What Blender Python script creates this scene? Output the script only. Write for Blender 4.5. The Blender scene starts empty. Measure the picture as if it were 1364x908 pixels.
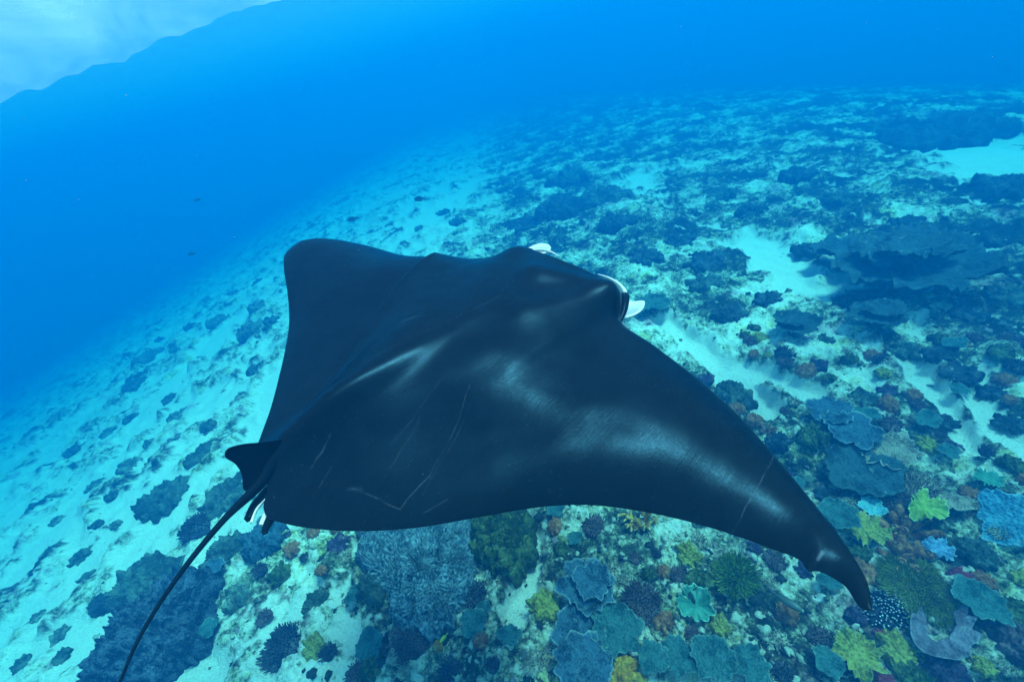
import bpy, math, random
import numpy as np
from mathutils import Vector, Matrix

R = math.radians
sc = bpy.context.scene
rng = random.Random(7)
nrg = np.random.default_rng(7)

# ------------------------------------------------------------------ camera
CAM = np.array([0.0, 0.0, 3.5])
PITCH, ROLL, FOC = R(32.0), R(16.0), 0.85
FW = np.array([0, math.cos(PITCH), -math.sin(PITCH)])
_r0 = np.array([1.0, 0, 0]); _u0 = np.array([0, math.sin(PITCH), math.cos(PITCH)])
RT = math.cos(ROLL) * _r0 - math.sin(ROLL) * _u0
UP = math.sin(ROLL) * _r0 + math.cos(ROLL) * _u0
cd = bpy.data.cameras.new('camera'); cam = bpy.data.objects.new('camera', cd)
sc.collection.objects.link(cam)
cd.sensor_fit = 'HORIZONTAL'; cd.sensor_width = 36.0; cd.lens = FOC * 18.0
cd.clip_start = 0.05; cd.clip_end = 500.0
cam.matrix_world = Matrix(((RT[0], UP[0], -FW[0], CAM[0]), (RT[1], UP[1], -FW[1], CAM[1]),
                           (RT[2], UP[2], -FW[2], CAM[2]), (0, 0, 0, 1)))
sc.camera = cam

# ------------------------------------------------------------------ sky, sun, exposure
SUN_EL, SUN_AZ = R(69.0), R(84.0)          # azimuth clockwise from +Y
world = bpy.data.worlds.new('World'); sc.world = world; world.use_nodes = True
wn = world.node_tree
sky = wn.nodes.new('ShaderNodeTexSky'); sky.sky_type = 'NISHITA'; sky.sun_disc = False
sky.sun_elevation = SUN_EL; sky.sun_rotation = SUN_AZ
bg = wn.nodes['Background']; bg.inputs['Strength'].default_value = 0.06
wn.links.new(sky.outputs[0], bg.inputs['Color'])
sd = bpy.data.lights.new('sun', 'SUN'); sd.energy = 4.5; sd.angle = R(12.0); sd.color = (1.0, 0.96, 0.90)
sun = bpy.data.objects.new('sun', sd); sc.collection.objects.link(sun)
sdir = Vector((math.sin(SUN_AZ) * math.cos(SUN_EL), math.cos(SUN_AZ) * math.cos(SUN_EL), math.sin(SUN_EL)))
sun.rotation_euler = sdir.to_track_quat('Z', 'Y').to_euler()
sun.location = (0, 0, 30)
sc.view_settings.view_transform = 'Standard'; sc.view_settings.look = 'None'
sc.view_settings.gamma = 1.0; sc.view_settings.use_curve_mapping = False
sc.view_settings.exposure = 1.55
sc.render.engine = 'CYCLES'
cy = sc.cycles
cy.max_bounces = 5; cy.diffuse_bounces = 2; cy.glossy_bounces = 2; cy.transmission_bounces = 2
cy.volume_bounces = 1; cy.transparent_max_bounces = 8
cy.use_denoising = True
cy.caustics_reflective = False; cy.caustics_refractive = False

# ------------------------------------------------------------------ noise
def _hash(ix, iy, seed):
    h = (ix.astype(np.int64) * 374761393 + iy.astype(np.int64) * 668265263 + seed * 1442695041) & 0xFFFFFFFF
    h = ((h ^ (h >> 13)) * 1274126177) & 0xFFFFFFFF
    h = ((h ^ (h >> 16)) * 2246822519) & 0xFFFFFFFF
    return ((h ^ (h >> 15)) & 0xFFFFFF) / float(0x1000000)

def pn(x, y, seed=0):
    x = np.asarray(x, float); y = np.asarray(y, float)
    xi = np.floor(x); yi = np.floor(y); fx = x - xi; fy = y - yi
    u = fx * fx * fx * (fx * (fx * 6 - 15) + 10); v = fy * fy * fy * (fy * (fy * 6 - 15) + 10)
    def g(dx, dy):
        a = _hash(xi + dx, yi + dy, seed) * (2 * math.pi)
        return np.cos(a) * (fx - dx) + np.sin(a) * (fy - dy)
    a = g(0, 0); b = g(1, 0); c = g(0, 1); d = g(1, 1)
    return 1.5 * ((a + u * (b - a)) * (1 - v) + (c + u * (d - c)) * v)

def fbm(x, y, octv=4, seed=0, gain=0.5):
    s = 0.0; a = 1.0
    for i in range(octv):
        s = s + a * pn(x * 2 ** i + 17.3 * i, y * 2 ** i - 9.1 * i, seed + i); a *= gain
    return s

def worley(x, y, seed=0):
    x = np.asarray(x, float); y = np.asarray(y, float)
    xi = np.floor(x); yi = np.floor(y)
    best = np.full(x.shape, 9.0); idv = np.zeros(x.shape)
    for dx in (-1, 0, 1):
        for dy in (-1, 0, 1):
            cx = xi + dx; cyy = yi + dy
            px = cx + _hash(cx, cyy, seed); py = cyy + _hash(cx, cyy, seed + 5)
            d = (px - x) ** 2 + (py - y) ** 2
            m = d < best
            best = np.where(m, d, best); idv = np.where(m, _hash(cx, cyy, seed + 11), idv)
    return np.sqrt(best), idv

def sstep(a, b, x):
    t = np.clip((x - a) / (b - a), 0, 1); return t * t * (3 - 2 * t)

# ------------------------------------------------------------------ picture ray -> place on the reef
def ray(px, py):
    d = FW * FOC + RT * ((px - 682) / 682) + UP * ((454 - py) / 682)
    return d / np.linalg.norm(d)

def base_h(x, y):
    dl = np.maximum(0, -x - 2.2); dr = np.maximum(0, x - 8.0)
    z = -0.23 * (np.sqrt(dl * dl + 16) - 4) - 0.22 * (np.sqrt(dr * dr + 36) - 6)
    return z - 0.0003 * (x * x + y * y)

def flat_at(px, py):
    d = ray(px, py); t = -CAM[2] / d[2]
    for _ in range(40):
        p = CAM + d * t
        z = float(base_h(np.array(p[0]), np.array(p[1])))
        t = t * 0.5 + 0.5 * ((z - CAM[2]) / d[2])
    p = CAM + d * t
    return p[0], p[1]

SAND_LINES = []
for pts, w in (
        ([(110, 900), (190, 730), (335, 580), (372, 500), (430, 420), (540, 320), (610, 255)], 0.42),
        ([(345, 620), (330, 560)], 0.45),
        ([(40, 760), (160, 600), (300, 440), (360, 390)], 0.5),
        ([(560, 300), (640, 240)], 0.9),
        ([(885, 425), (920, 460), (985, 505), (1010, 540)], 0.17),
        ([(985, 490), (1075, 525)], 0.15),
        ([(1010, 320), (1070, 385)], 0.42),
        ([(1300, 535), (1335, 590), (1380, 640)], 0.16),
        ([(1240, 510), (1290, 600)], 0.10),
        ([(700, 715), (715, 745), (705, 800), (690, 825)], 0.13),
        ([(485, 720), (492, 790)], 0.06),
        ([(1300, 200), (1380, 225)], 1.3),
        ([(850, 235), (860, 260)], 0.5)):
    SAND_LINES.append(([flat_at(*p) for p in pts], w))

def sand_mask(x, y):
    b = np.full(np.shape(x), -0.25)
    b = b + 0.52 * sstep(-0.8, -4.0, x - 0.18 * y)
    for pts, w in SAND_LINES:
        dm = np.full(np.shape(x), 1e9)
        for (x0, y0), (x1, y1) in zip(pts[:-1], pts[1:]):
            vx, vy = x1 - x0, y1 - y0; L = vx * vx + vy * vy + 1e-9
            t = np.clip(((x - x0) * vx + (y - y0) * vy) / L, 0, 1)
            dm = np.minimum(dm, (x - x0 - vx * t) ** 2 + (y - y0 - vy * t) ** 2)
        b = np.maximum(b, 1.0 * np.exp(-dm / (w * w)) - 0.25)
    n = 0.45 * fbm(x * 0.8, y * 0.8, 3, 31) + 0.42 * fbm(x * 2.9, y * 2.9, 3, 41) + 0.26 * fbm(x * 11, y * 11, 3, 47)
    lo = b + 0.45 * fbm(x * 0.8, y * 0.8, 3, 31) + 0.42 * pn(x * 2.9, y * 2.9, 41)
    return sstep(-0.02, 0.16, b + n - 0.12), sstep(-0.15, 0.45, lo - 0.12)

def height(x, y, full=False):
    x = np.asarray(x, float); y = np.asarray(y, float)
    S, SH = sand_mask(x, y)
    z = base_h(x, y) + 0.10 * fbm(x * 0.33, y * 0.33, 2, 3)
    wx = x + 0.05 * pn(x * 5, y * 5, 61); wy = y + 0.05 * pn(x * 5, y * 5, 62)
    f1, i1 = worley(wx * 1.5, wy * 1.5, 71)
    f2, i2 = worley(wx * 4.2, wy * 4.2, 72)
    f3, i3 = worley(wx * 10.5, wy * 10.5, 73)
    f4, i4 = worley(x * 24, y * 24, 74)
    reef = 0.13 * np.clip(1 - f1 * 1.35, 0, 1) ** 0.8 * i1 + 0.08 * np.clip(1 - f2 * 1.3, 0, 1) ** 0.7 * i2 \
        + 0.05 * np.clip(1 - f3 * 1.3, 0, 1) ** 0.7 * i3 + 0.022 * np.clip(1 - f4 * 1.3, 0, 1) * i4 \
        + 0.05 * fbm(x * 2.2, y * 2.2, 4, 81) + 0.012 * pn(x * 30, y * 30, 85)
    sandz = 0.012 * pn(x * 6, y * 6, 91) + 0.006 * pn(x * 18, y * 18, 92)
    z = z + (1 - SH) * (reef + 0.02) + SH * (sandz - 0.03 + 0.25 * reef * (1 - S))
    return (z, S) if full else z

def ground(px, py):
    """world point of the reef seen at a picture position"""
    d = ray(px, py); t = 0.4
    p = CAM.copy()
    for _ in range(400):
        p = CAM + d * t
        g = p[2] - float(base_h(np.array(p[0]), np.array(p[1]))) - 0.06
        if g < 0.004: break
        t += max(0.004, g * 0.6)
    k = np.arange(9) * 0.7; q = np.where(k > 0, 0.07, 0.0)
    return Vector((p[0], p[1], float(np.quantile(height(p[0] + q * np.cos(k), p[1] + q * np.sin(k)), 0.75))))

def px2m(p, n):
    """length in metres of n picture units at the distance of p"""
    return n * float(np.dot(np.array(p) - CAM, FW)) / (FOC * 682)

# ------------------------------------------------------------------ mesh helpers
def link(o, parent=None):
    sc.collection.objects.link(o)
    if parent is not None: o.parent = parent
    return o

def tag(o, label=None, cat=None, group=None, kind=None):
    if label: o['label'] = label
    if cat: o['category'] = cat
    if group: o['group'] = group
    if kind: o['kind'] = kind
    return o

def mesh(name, V, F, mats, parent=None, smooth=True, attrs=None, mi=None, uv=None):
    """V (n,3); F list of (k,m) int arrays of faces with m corners"""
    V = np.asarray(V, np.float32)
    if isinstance(F, np.ndarray): F = [F]
    F = [np.asarray(f, np.int32) for f in F if len(f)]
    me = bpy.data.meshes.new(name)
    nl = sum(f.size for f in F); npoly = sum(len(f) for f in F)
    me.vertices.add(len(V)); me.vertices.foreach_set('co', V.ravel())
    me.loops.add(nl); me.loops.foreach_set('vertex_index', np.concatenate([f.ravel() for f in F]))
    me.polygons.add(npoly)
    tot = np.concatenate([np.full(len(f), f.shape[1], np.int32) for f in F])
    st = np.concatenate([[0], np.cumsum(tot)[:-1]]).astype(np.int32)
    me.polygons.foreach_set('loop_start', st); me.polygons.foreach_set('loop_total', tot)
    if mi is not None: me.polygons.foreach_set('material_index', np.asarray(mi, np.int32))
    me.polygons.foreach_set('use_smooth', np.full(npoly, smooth))
    for k, v in (attrs or {}).items():
        a = me.attributes.new(k, 'FLOAT', 'POINT'); a.data.foreach_set('value', np.asarray(v, np.float32))
    if uv is not None:
        a = me.attributes.new('plan', 'FLOAT_VECTOR', 'POINT')
        a.data.foreach_set('vector', np.asarray(uv, np.float32).ravel())
    me.update(); me.validate()
    for m in (mats if isinstance(mats, (list, tuple)) else [mats]): me.materials.append(m)
    return link(bpy.data.objects.new(name, me), parent)

def grid_faces(nu, nv, wrap=False, off=0, flip=False):
    """quads of an nu x nv vertex grid (index u*nv+v); wrap joins v ends"""
    u = np.arange(nu - 1)[:, None]; v = np.arange(nv if wrap else nv - 1)[None, :]
    v2 = (v + 1) % nv
    q = np.stack([u * nv + v, (u + 1) * nv + v, (u + 1) * nv + v2, u * nv + v2], -1).reshape(-1, 4) + off
    return q[:, ::-1] if flip else q

class MB:
    def __init__(s): s.V = []; s.Q = []; s.T = []; s.n = 0; s.A = []; s.qm = []; s.tm = []
    def add(s, V, Q=None, T=None, a=0.0, m=0):
        V = np.asarray(V, float); s.V.append(V)
        if Q is not None and len(Q): s.Q.append(np.asarray(Q) + s.n); s.qm += [m] * len(Q)
        if T is not None and len(T): s.T.append(np.asarray(T) + s.n); s.tm += [m] * len(T)
        s.A.append(np.broadcast_to(np.asarray(a, float), (len(V),)))
        s.n += len(V)
    def tube(s, P, rad, k=6, a=None, m=0, flat=None, frame=None):
        P = np.asarray(P, float); n = len(P); rad = np.broadcast_to(np.asarray(rad, float), (n,))
        tan = np.gradient(P, axis=0); tan /= np.linalg.norm(tan, axis=1)[:, None] + 1e-9
        ref = np.array(frame if frame is not None else (0.3, 0.2, 1.0)); 
        e1 = np.cross(tan, ref); e1 /= np.linalg.norm(e1, axis=1)[:, None] + 1e-9
        e2 = np.cross(e1, tan)
        th = np.arange(k) * 2 * math.pi / k
        fl = 1.0 if flat is None else flat
        V = P[:, None, :] + rad[:, None, None] * (np.cos(th)[None, :, None] * e1[:, None, :] + fl * np.sin(th)[None, :, None] * e2[:, None, :])
        V = np.concatenate([V.reshape(-1, 3), P[:1], P[-1:] + tan[-1:] * rad[-1] * 0.6])
        i = np.arange(k); j = (i + 1) % k
        T = np.concatenate([np.stack([j, i, np.full(k, n * k)], -1), np.stack([(n - 1) * k + i, (n - 1) * k + j, np.full(k, n * k + 1)], -1)])
        av = 0.0
        if a is not None:
            a = np.asarray(a, float); av = np.concatenate([np.repeat(a, k), a[:1], a[-1:]])
        s.add(V, grid_faces(n, k, True), T, av, m)
    def build(s, name, mats, parent=None, smooth=True, attr='tip'):
        F = []; mi = []
        if s.Q: F.append(np.concatenate(s.Q)); mi += s.qm
        if s.T: F.append(np.concatenate(s.T)); mi += s.tm
        return mesh(name, np.concatenate(s.V), F, mats, parent, smooth, {attr: np.concatenate(s.A)}, mi)

# ------------------------------------------------------------------ material helpers
class NT:
    def __init__(s, name):
        s.m = bpy.data.materials.new(name); s.m.use_nodes = True; s.t = s.m.node_tree
        s.t.nodes.clear(); s.out = s.n('ShaderNodeOutputMaterial')
    def n(s, typ, **kw):
        nd = s.t.nodes.new(typ)
        for k, v in kw.items(): setattr(nd, k, v)
        return nd
    def l(s, a, b): s.t.links.new(a, b)
    def set(s, nd, key, v):
        if hasattr(v, 'is_linked') or hasattr(v, 'links'): s.l(v, nd.inputs[key])
        else: nd.inputs[key].default_value = v
    def noise(s, scale, detail=4, rough=0.6, vec=None, dist=0.0):
        nd = s.n('ShaderNodeTexNoise'); nd.inputs['Scale'].default_value = scale
        nd.inputs['Detail'].default_value = detail; nd.inputs['Roughness'].default_value = rough
        nd.inputs['Distortion'].default_value = dist
        s.l(vec or s.co, nd.inputs['Vector']); return nd.outputs['Fac']
    def voro(s, scale, feat='F1', vec=None, rnd=1.0):
        nd = s.n('ShaderNodeTexVoronoi', feature=feat); nd.inputs['Scale'].default_value = scale
        nd.inputs['Randomness'].default_value = rnd
        s.l(vec or s.co, nd.inputs['Vector']); return nd.outputs['Distance']
    def ramp(s, fac, stops, interp='LINEAR'):
        nd = s.n('ShaderNodeValToRGB'); cr = nd.color_ramp; cr.interpolation = interp
        while len(cr.elements) < len(stops): cr.elements.new(0.5)
        for e, (p, c) in zip(cr.elements, stops):
            e.position = p; e.color = (*c, 1) if len(c) == 3 else c
        s.l(fac, nd.inputs['Fac']); return nd.outputs['Color']
    def mix(s, fac, a, b, typ='MIX'):
        nd = s.n('ShaderNodeMix', data_type='RGBA', blend_type=typ)
        s.set(nd, 0, fac)
        for i, v in ((6, a), (7, b)):
            if isinstance(v, tuple): nd.inputs[i].default_value = (*v, 1)
            else: s.l(v, nd.inputs[i])
        return nd.outputs[2]
    def math(s, op, a, b=0.0, c=None, clamp=False):
        nd = s.n('ShaderNodeMath', operation=op, use_clamp=clamp)
        s.set(nd, 0, a); s.set(nd, 1, b)
        if c is not None: s.set(nd, 2, c)
        return nd.outputs[0]
    def attr(s, name):
        return s.n('ShaderNodeAttribute', attribute_name=name)
    def bump(s, h, strength=0.5, dist=0.01):
        nd = s.n('ShaderNodeBump'); nd.inputs['Strength'].default_value = strength
        nd.inputs['Distance'].default_value = dist; s.l(h, nd.inputs['Height']); return nd.outputs['Normal']
    def pr(s, col, rough=0.8, spec=0.2, nrm=None):
        p = s.n('ShaderNodeBsdfPrincipled')
        if isinstance(col, tuple): p.inputs['Base Color'].default_value = (*col, 1)
        else: s.l(col, p.inputs['Base Color'])
        s.set(p, 'Roughness', rough)
        s.set(p, 'Specular IOR Level', spec)
        if nrm is not None: s.l(nrm, p.inputs['Normal'])
        return p
    def done(s, sh): s.l(sh.outputs[0], s.out.inputs['Surface']); return s.m
    @property
    def co(s):
        if not hasattr(s, '_co'):
            s._co = s.n('ShaderNodeTexCoord').outputs['Object']
        return s._co

# ------------------------------------------------------------------ seabed
def build_seabed():
    t = NT('reef_ground')
    S = t.attr('sand').outputs['Fac']
    n1 = t.noise(7.5, 9, 0.68); n2 = t.noise(26, 7, 0.72); n3 = t.noise(1.1, 4, 0.55); n4 = t.noise(2.3, 5, 0.6)
    n5 = t.noise(70, 3, 0.6)
    f = t.math('ADD', t.math('MULTIPLY', n1, 0.55), t.math('MULTIPLY', n2, 0.45))
    f = t.math('ADD', f, t.math('MULTIPLY', t.math('SUBTRACT', n3, 0.5), 0.85))
    f = t.math('SUBTRACT', f, t.math('MULTIPLY', t.attr('growth').outputs['Fac'], 0.065))
    crust = t.ramp(f, [(0.35, (0.015, 0.024, 0.022)), (0.42, (0.06, 0.075, 0.05)), (0.47, (0.23, 0.24, 0.15)),
                       (0.515, (0.54, 0.52, 0.37)), (0.585, (0.82, 0.78, 0.64))])
    hole = t.ramp(t.voro(19), [(0.10, (0.25, 0.27, 0.27)), (0.26, (1, 1, 1))])
    crust = t.mix(0.75, crust, hole, 'MULTIPLY')
    tint = t.ramp(n4, [(0.36, (0.62, 0.34, 0.50)), (0.46, (1, 1, 1)), (0.56, (1, 1, 1)), (0.68, (0.85, 0.85, 0.38))])
    crust = t.mix(0.8, crust, tint, 'MULTIPLY')
    sand = t.ramp(n5, [(0.3, (0.62, 0.58, 0.47)), (0.7, (0.86, 0.82, 0.72))])
    sand = t.mix(t.ramp(n2, [(0.30, (1, 1, 1)), (0.40, (0, 0, 0))]), sand, (0.22, 0.23, 0.18))
    col = t.mix(S, crust, sand)
    b = t.bump(t.math('ADD', n2, t.math('MULTIPLY', n5, 0.6)), 0.9, 0.035)
    mat = t.done(t.pr(col, 0.9, 0.1, b))
    na, nr = 1000, 560
    az = np.radians(np.linspace(-105, 105, na))
    u = np.linspace(0, 1, nr)
    rr = np.exp(np.interp(u, [0, 0.05, 0.80, 0.94, 1], [math.log(0.25), math.log(1.3), math.log(14), math.log(32), math.log(78)]))
    X = rr[:, None] * np.sin(az)[None]; Y = rr[:, None] * np.cos(az)[None] 
    Z, Sm = height(X, Y, True)
    V = np.stack([X, Y, Z], -1).reshape(-1, 3)
    q = grid_faces(nr, na, flip=True)
    # coarse rest of the circle behind the diver
    nb = 60; azb = np.radians(np.linspace(105, 255, nb)); rb = np.geomspace(0.25, 78, 40)
    XB = rb[:, None] * np.sin(azb)[None]; YB = rb[:, None] * np.cos(azb)[None]
    ZB, SB = height(XB, YB, True)
    V = np.concatenate([V, np.stack([XB, YB, ZB], -1).reshape(-1, 3)])
    q = np.concatenate([q, grid_faces(40, nb, flip=True, off=nr * na)])
    k = 40; th = np.linspace(0, 2 * math.pi, k, endpoint=False)
    XC = np.concatenate([0.27 * np.sin(th), [0]]); YC = np.concatenate([0.27 * np.cos(th), [0]])
    VC = np.stack([XC, YC, height(XC, YC)], -1); o = len(V)
    V = np.concatenate([V, VC]); T = np.stack([o + (np.arange(k) + 1) % k, o + np.arange(k), np.full(k, o + k)], -1)
    at = np.concatenate([Sm.ravel(), SB.ravel(), np.zeros(k + 1)])
    grow = sstep(-0.8, 1.2, V[:, 0] - 0.03 * V[:, 1] + 0.8 * pn(V[:, 0] * 0.5, V[:, 1] * 0.5, 501)) * sstep(4.0, 9.0, np.hypot(V[:, 0], V[:, 1]))
    ob = mesh('seabed', V, [q, T], mat, None, True, {'sand': at, 'growth': grow})
    tag(ob, 'pale sand and mottled coral rubble covering the sea floor', 'seabed', kind='structure')
build_seabed()

# ------------------------------------------------------------------ water surface
def build_surface():
    t = NT('sea_surface')
    n = t.noise(2.6, 6, 0.65, dist=1.2)
    tr = t.n('ShaderNodeBsdfTransparent'); tr.inputs[0].default_value = (1, 1, 1, 1)
    tl = t.n('ShaderNodeBsdfTranslucent'); tl.inputs[0].default_value = (0.90, 0.92, 1.0, 1)
    mx = t.n('ShaderNodeMixShader')
    t.l(t.math('MULTIPLY', t.math('MULTIPLY_ADD', n, 1.1, -0.10), t.attr('glow_mask').outputs['Fac'], clamp=True), mx.inputs[0]); t.l(tr.outputs[0], mx.inputs[1]); t.l(tl.outputs[0], mx.inputs[2])
    mat = t.done(mx)
    A = CAM + ray(-40, 155) * 3.2; B = CAM + ray(410, -16) * 3.0
    x = np.concatenate([np.linspace(-80, -14, 30), np.linspace(-13.8, 2, 420), np.linspace(2.5, 80, 40)])
    y = np.concatenate([np.linspace(-80, -1, 30), np.linspace(-0.8, 14, 420), np.linspace(14.5, 80, 40)])
    X, Y = np.meshgrid(x, y, indexing='ij')
    Z = 5.85 + 0.10 * fbm(X * 0.35, Y * 0.35, 3, 201)
    vx, vy = B[0] - A[0], B[1] - A[1]; L = math.hypot(vx, vy); vx /= L; vy /= L
    u = ((X - A[0]) * vx + (Y - A[1]) * vy); d = (X - A[0]) * -vy + (Y - A[1]) * vx   # d grows away from the diver
    d = d + 0.25 * pn(u * 0.9, 0 * u, 205)
    zl = A[2] + (B[2] - A[2]) * np.clip(u / L, -0.6, 1.6) + 0.022 * fbm(u * 4, 0 * u + 2.0, 4, 207, 0.6)
    w = np.where(d < 0, np.exp(-(d / 0.75) ** 2), np.exp(-(d / 0.35) ** 2))
    Z = Z * (1 - w) + zl * w
    Z = Z + 0.02 * fbm(X * 1.6, Y * 1.6, 3, 209) + 0.012 * fbm(X * 6, Y * 6, 3, 211)
    V = np.stack([X, Y, Z], -1).reshape(-1, 3)
    glow_mask = 0.12 + 0.88 * sstep(-0.02, 0.55, -d + 0.12 * pn(X * 2.6, Y * 2.6, 215))       # bright glow painted into the sheet, fading out at the trough edge
    ob = mesh('water_surface', V, grid_faces(len(x), len(y)), mat, attrs={'glow_mask': glow_mask.ravel()})
    tag(ob, 'bright rippled underside of the sea surface', 'water', kind='structure')
build_surface()

# ------------------------------------------------------------------ the water itself
def build_haze():
    m = bpy.data.materials.new('sea_water'); m.use_nodes = True; nt = m.node_tree; nt.nodes.clear()
    o = nt.nodes.new('ShaderNodeOutputMaterial'); pv = nt.nodes.new('ShaderNodeVolumePrincipled')
    pv.inputs['Color'].default_value = (0.0, 0.0991, 0.2870, 1)
    pv.inputs['Absorption Color'].default_value = (0.0, 0.4897, 0.7081, 1)
    pv.inputs['Density'].default_value = 0.23; pv.inputs['Anisotropy'].default_value = 0.27
    nt.links.new(pv.outputs[0], o.inputs['Volume'])
    x0, x1, y0, y1, z0, z1 = -84, 84, -84, 84, -22, 6.3
    V = [(x, y, z) for x in (x0, x1) for y in (y0, y1) for z in (z0, z1)]
    F = np.array([(0, 1, 3, 2), (4, 6, 7, 5), (0, 4, 5, 1), (2, 3, 7, 6), (0, 2, 6, 4), (1, 5, 7, 3)])
    ob = mesh('haze', V, F, m, smooth=False)
    tag(ob, 'clear blue sea water fading into the distance', 'water', kind='stuff')
build_haze()

# ------------------------------------------------------------------ manta ray
def crom(pts, n):
    """smooth curve through points, sampled by chord length"""
    P = np.asarray(pts, float)
    d = np.concatenate([[0], np.cumsum(np.linalg.norm(np.diff(P, axis=0), axis=1) ** 0.7)]); d /= d[-1]
    m = np.gradient(P, d, axis=0)
    t = np.linspace(0, 1, n); i = np.clip(np.searchsorted(d, t, 'right') - 1, 0, len(d) - 2)
    h = (d[i + 1] - d[i])[:, None]; u = ((t - d[i])[:, None]) / h
    return (2*u**3-3*u**2+1)*P[i] + (u**3-2*u**2+u)*h*m[i] + (-2*u**3+3*u**2)*P[i+1] + (u**3-u**2)*h*m[i+1]

def manta():
    # body frame: forward, right, up, tail root
    K = 0.62                                            # a young animal, 2.4 m across the wings
    T0 = CAM + K * np.array([-1.1909, 1.5553, -1.2429])
    A = np.array([0.84378, 0.53661, -0.00944]); S = np.array([0.52328, -0.82647, -0.2077]); N = np.array([0.11925, -0.17031, 0.97815])
    M = Matrix(((A[0], S[0], N[0], T0[0]), (A[1], S[1], N[1], T0[1]), (A[2], S[2], N[2], T0[2]), (0, 0, 0, 1)))
    root = link(bpy.data.objects.new('manta_ray', None)); root.matrix_world = M @ Matrix.Scale(K, 4)
    LE = np.array([(0.90, -1.876, .055), (0.96, -1.872, .05), (1.119, -1.835, 0), (1.325, -1.617, -.07), (1.453, -1.241, -.08), (1.552, -1.006, -.05), (1.70, -0.72, -.03),
                   (1.84, -0.545, -.01), (1.96, -0.45, 0), (2.02, -0.36, 0), (2.035, -0.2, 0), (2.04, 0, 0), (2.05, 0.2, 0), (2.04, 0.36, 0), (1.96, 0.45, 0),
                   (1.835, 0.531, -.02), (1.807, 0.775, -.04), (1.763, 1.071, -.06), (1.678, 1.326, -.06), (1.568, 1.521, -.04), (1.436, 1.704, 0),
                   (1.304, 1.855, .05), (1.213, 1.926, .08), (1.125, 1.960, .10)])
    TE = np.array([(0.90, -1.876, .055), (0.85, -1.867, .06), (0.75, -1.793, .06), (0.672, -1.628, .05), (0.571, -1.344, 0), (0.456, -1.07, -.05), (0.339, -0.839, -.06), (0.227, -0.62, -.05), (0.099, -0.374, -.03),
                   (0.0, -0.204, -.01), (-0.05, -0.10, .01), (-0.06, 0.07, .03), (-0.06, 0.14, .01), (-0.11, 0.20, 0), (-0.116, 0.248, 0), (-0.072, 0.332, 0), (0.029, 0.46, -.01), (0.157, 0.589, -.02),
                   (0.317, 0.72, -.03), (0.516, 0.852, -.04), (0.718, 0.989, -.05), (0.852, 1.11, -.05), (0.977, 1.271, -.05), (1.052, 1.389, -.05), (1.125, 1.555, -.03),
                   (1.159, 1.669, -.01), (1.168, 1.771, .03), (1.150, 1.796, .035), (1.168, 1.817, .04), (1.174, 1.843, .045), (1.164, 1.886, .065), (1.117, 1.94, .09), (1.125, 1.960, .10)])
    le = crom(LE, 1500); te = crom(TE, 1500)
    ns, nc = 400, 110
    k = np.linspace(-1, 1, ns); w = np.sin(k * math.pi / 2); w = 0.55 * w + 0.45 * k
    s = -1.876 + (w + 1) / 2 * (1.960 + 1.876)
    def edge(c):
        o = np.argsort(c[:, 1], kind='stable'); cs = np.maximum.accumulate(c[o, 1] + np.arange(len(c)) * 1e-9)
        return np.interp(s, cs, c[o, 0]), np.interp(s, cs, c[o, 2])
    ale, hle = edge(le); ate, hte = edge(te)
    c = (1 - np.cos(np.linspace(0, math.pi, nc))) / 2
    C = c[None, :]; Sg = np.repeat(s[:, None], nc, 1)
    Ag = ale[:, None] * (1 - C) + ate[:, None] * C
    Hm = hle[:, None] * (1 - C) + hte[:, None] * C
    ax = 0.06 * C                                       # the spine drifts slightly
    sb = Sg - ax
    span = np.clip(1 - np.abs(Sg) / 2.0, 0, 1)
    prof = np.clip(C, 1e-6, 1) ** 0.55 * np.clip(1 - C, 0, 1) ** 0.9 / 0.475
    chord = np.maximum(ale - ate, 0)[:, None]
    camber = 0.35 * prof + 0.65 * 4 * C * (1 - C)
    cs_ = 0.17 * np.convolve(np.pad(chord[:, 0], 12, 'edge'), np.hanning(27)[1:-1] / np.hanning(27).sum(), 'valid')[:, None]
    hmax = 0.07 + 0.03 * sstep(0.9, 1.5, np.abs(Sg))
    wing = (cs_ ** -4.0 + hmax ** -4.0) ** -0.25 * camber * np.clip(chord / 0.05, 0, 1)
    # body: low and broad behind the head, a narrow keel towards the tail root
    keel = sstep(0.45, 0.85, C)
    wid = (np.where(sb > 0, 0.60, 0.47) * (1 - keel) + 0.13 * keel)
    bl = np.clip(C / 0.04, 0, 1) ** 0.5 * (0.095 + 0.025 * sstep(0.0, 0.35, C)) * (1 - 0.35 * keel) * (1 - sstep(0.90, 1.05, C) * 0.7)
    shape = np.exp(-np.abs(sb / wid) ** 2.2)
    body = bl * shape
    spine = 0.034 * np.exp(-((sb - 0.01) / 0.085) ** 2) * sstep(0.5, 0.8, C) * (1 - sstep(0.92, 1.0, C))
    def ridge(a0, s0, a1, s1, w_, h_, f_=0.6):
        va, vs = a1 - a0, s1 - s0; L2 = va * va + vs * vs
        tt = np.clip(((Ag - a0) * va + (Sg - s0) * vs) / L2, 0, 1)
        d2 = (Ag - a0 - va * tt) ** 2 + (Sg - s0 - vs * tt) ** 2
        return h_ * np.exp(-d2 / w_ ** 2) * (1 - f_ * tt)
    # swellings that run back from each eye, with a hollow between them
    ridges = 0
    for sg in (1, -1):
        ridges = ridges + ridge(1.90, sg * .38, 1.70, sg * -.02, .10, .041 * (1 if sg > 0 else .55), .35) + ridge(1.86, sg * .42, 1.40, sg * .22, .10, .041 * (1 if sg > 0 else .55), .45)
    # crease where the body meets the far wing, and the fold down the back
    cl = crom([(1.50, -.86, 0), (1.153, -.683, 0), (.859, -.498, 0), (.586, -.294, 0), (.317, -.09, 0), (.106, .03, 0)], 40)
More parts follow.
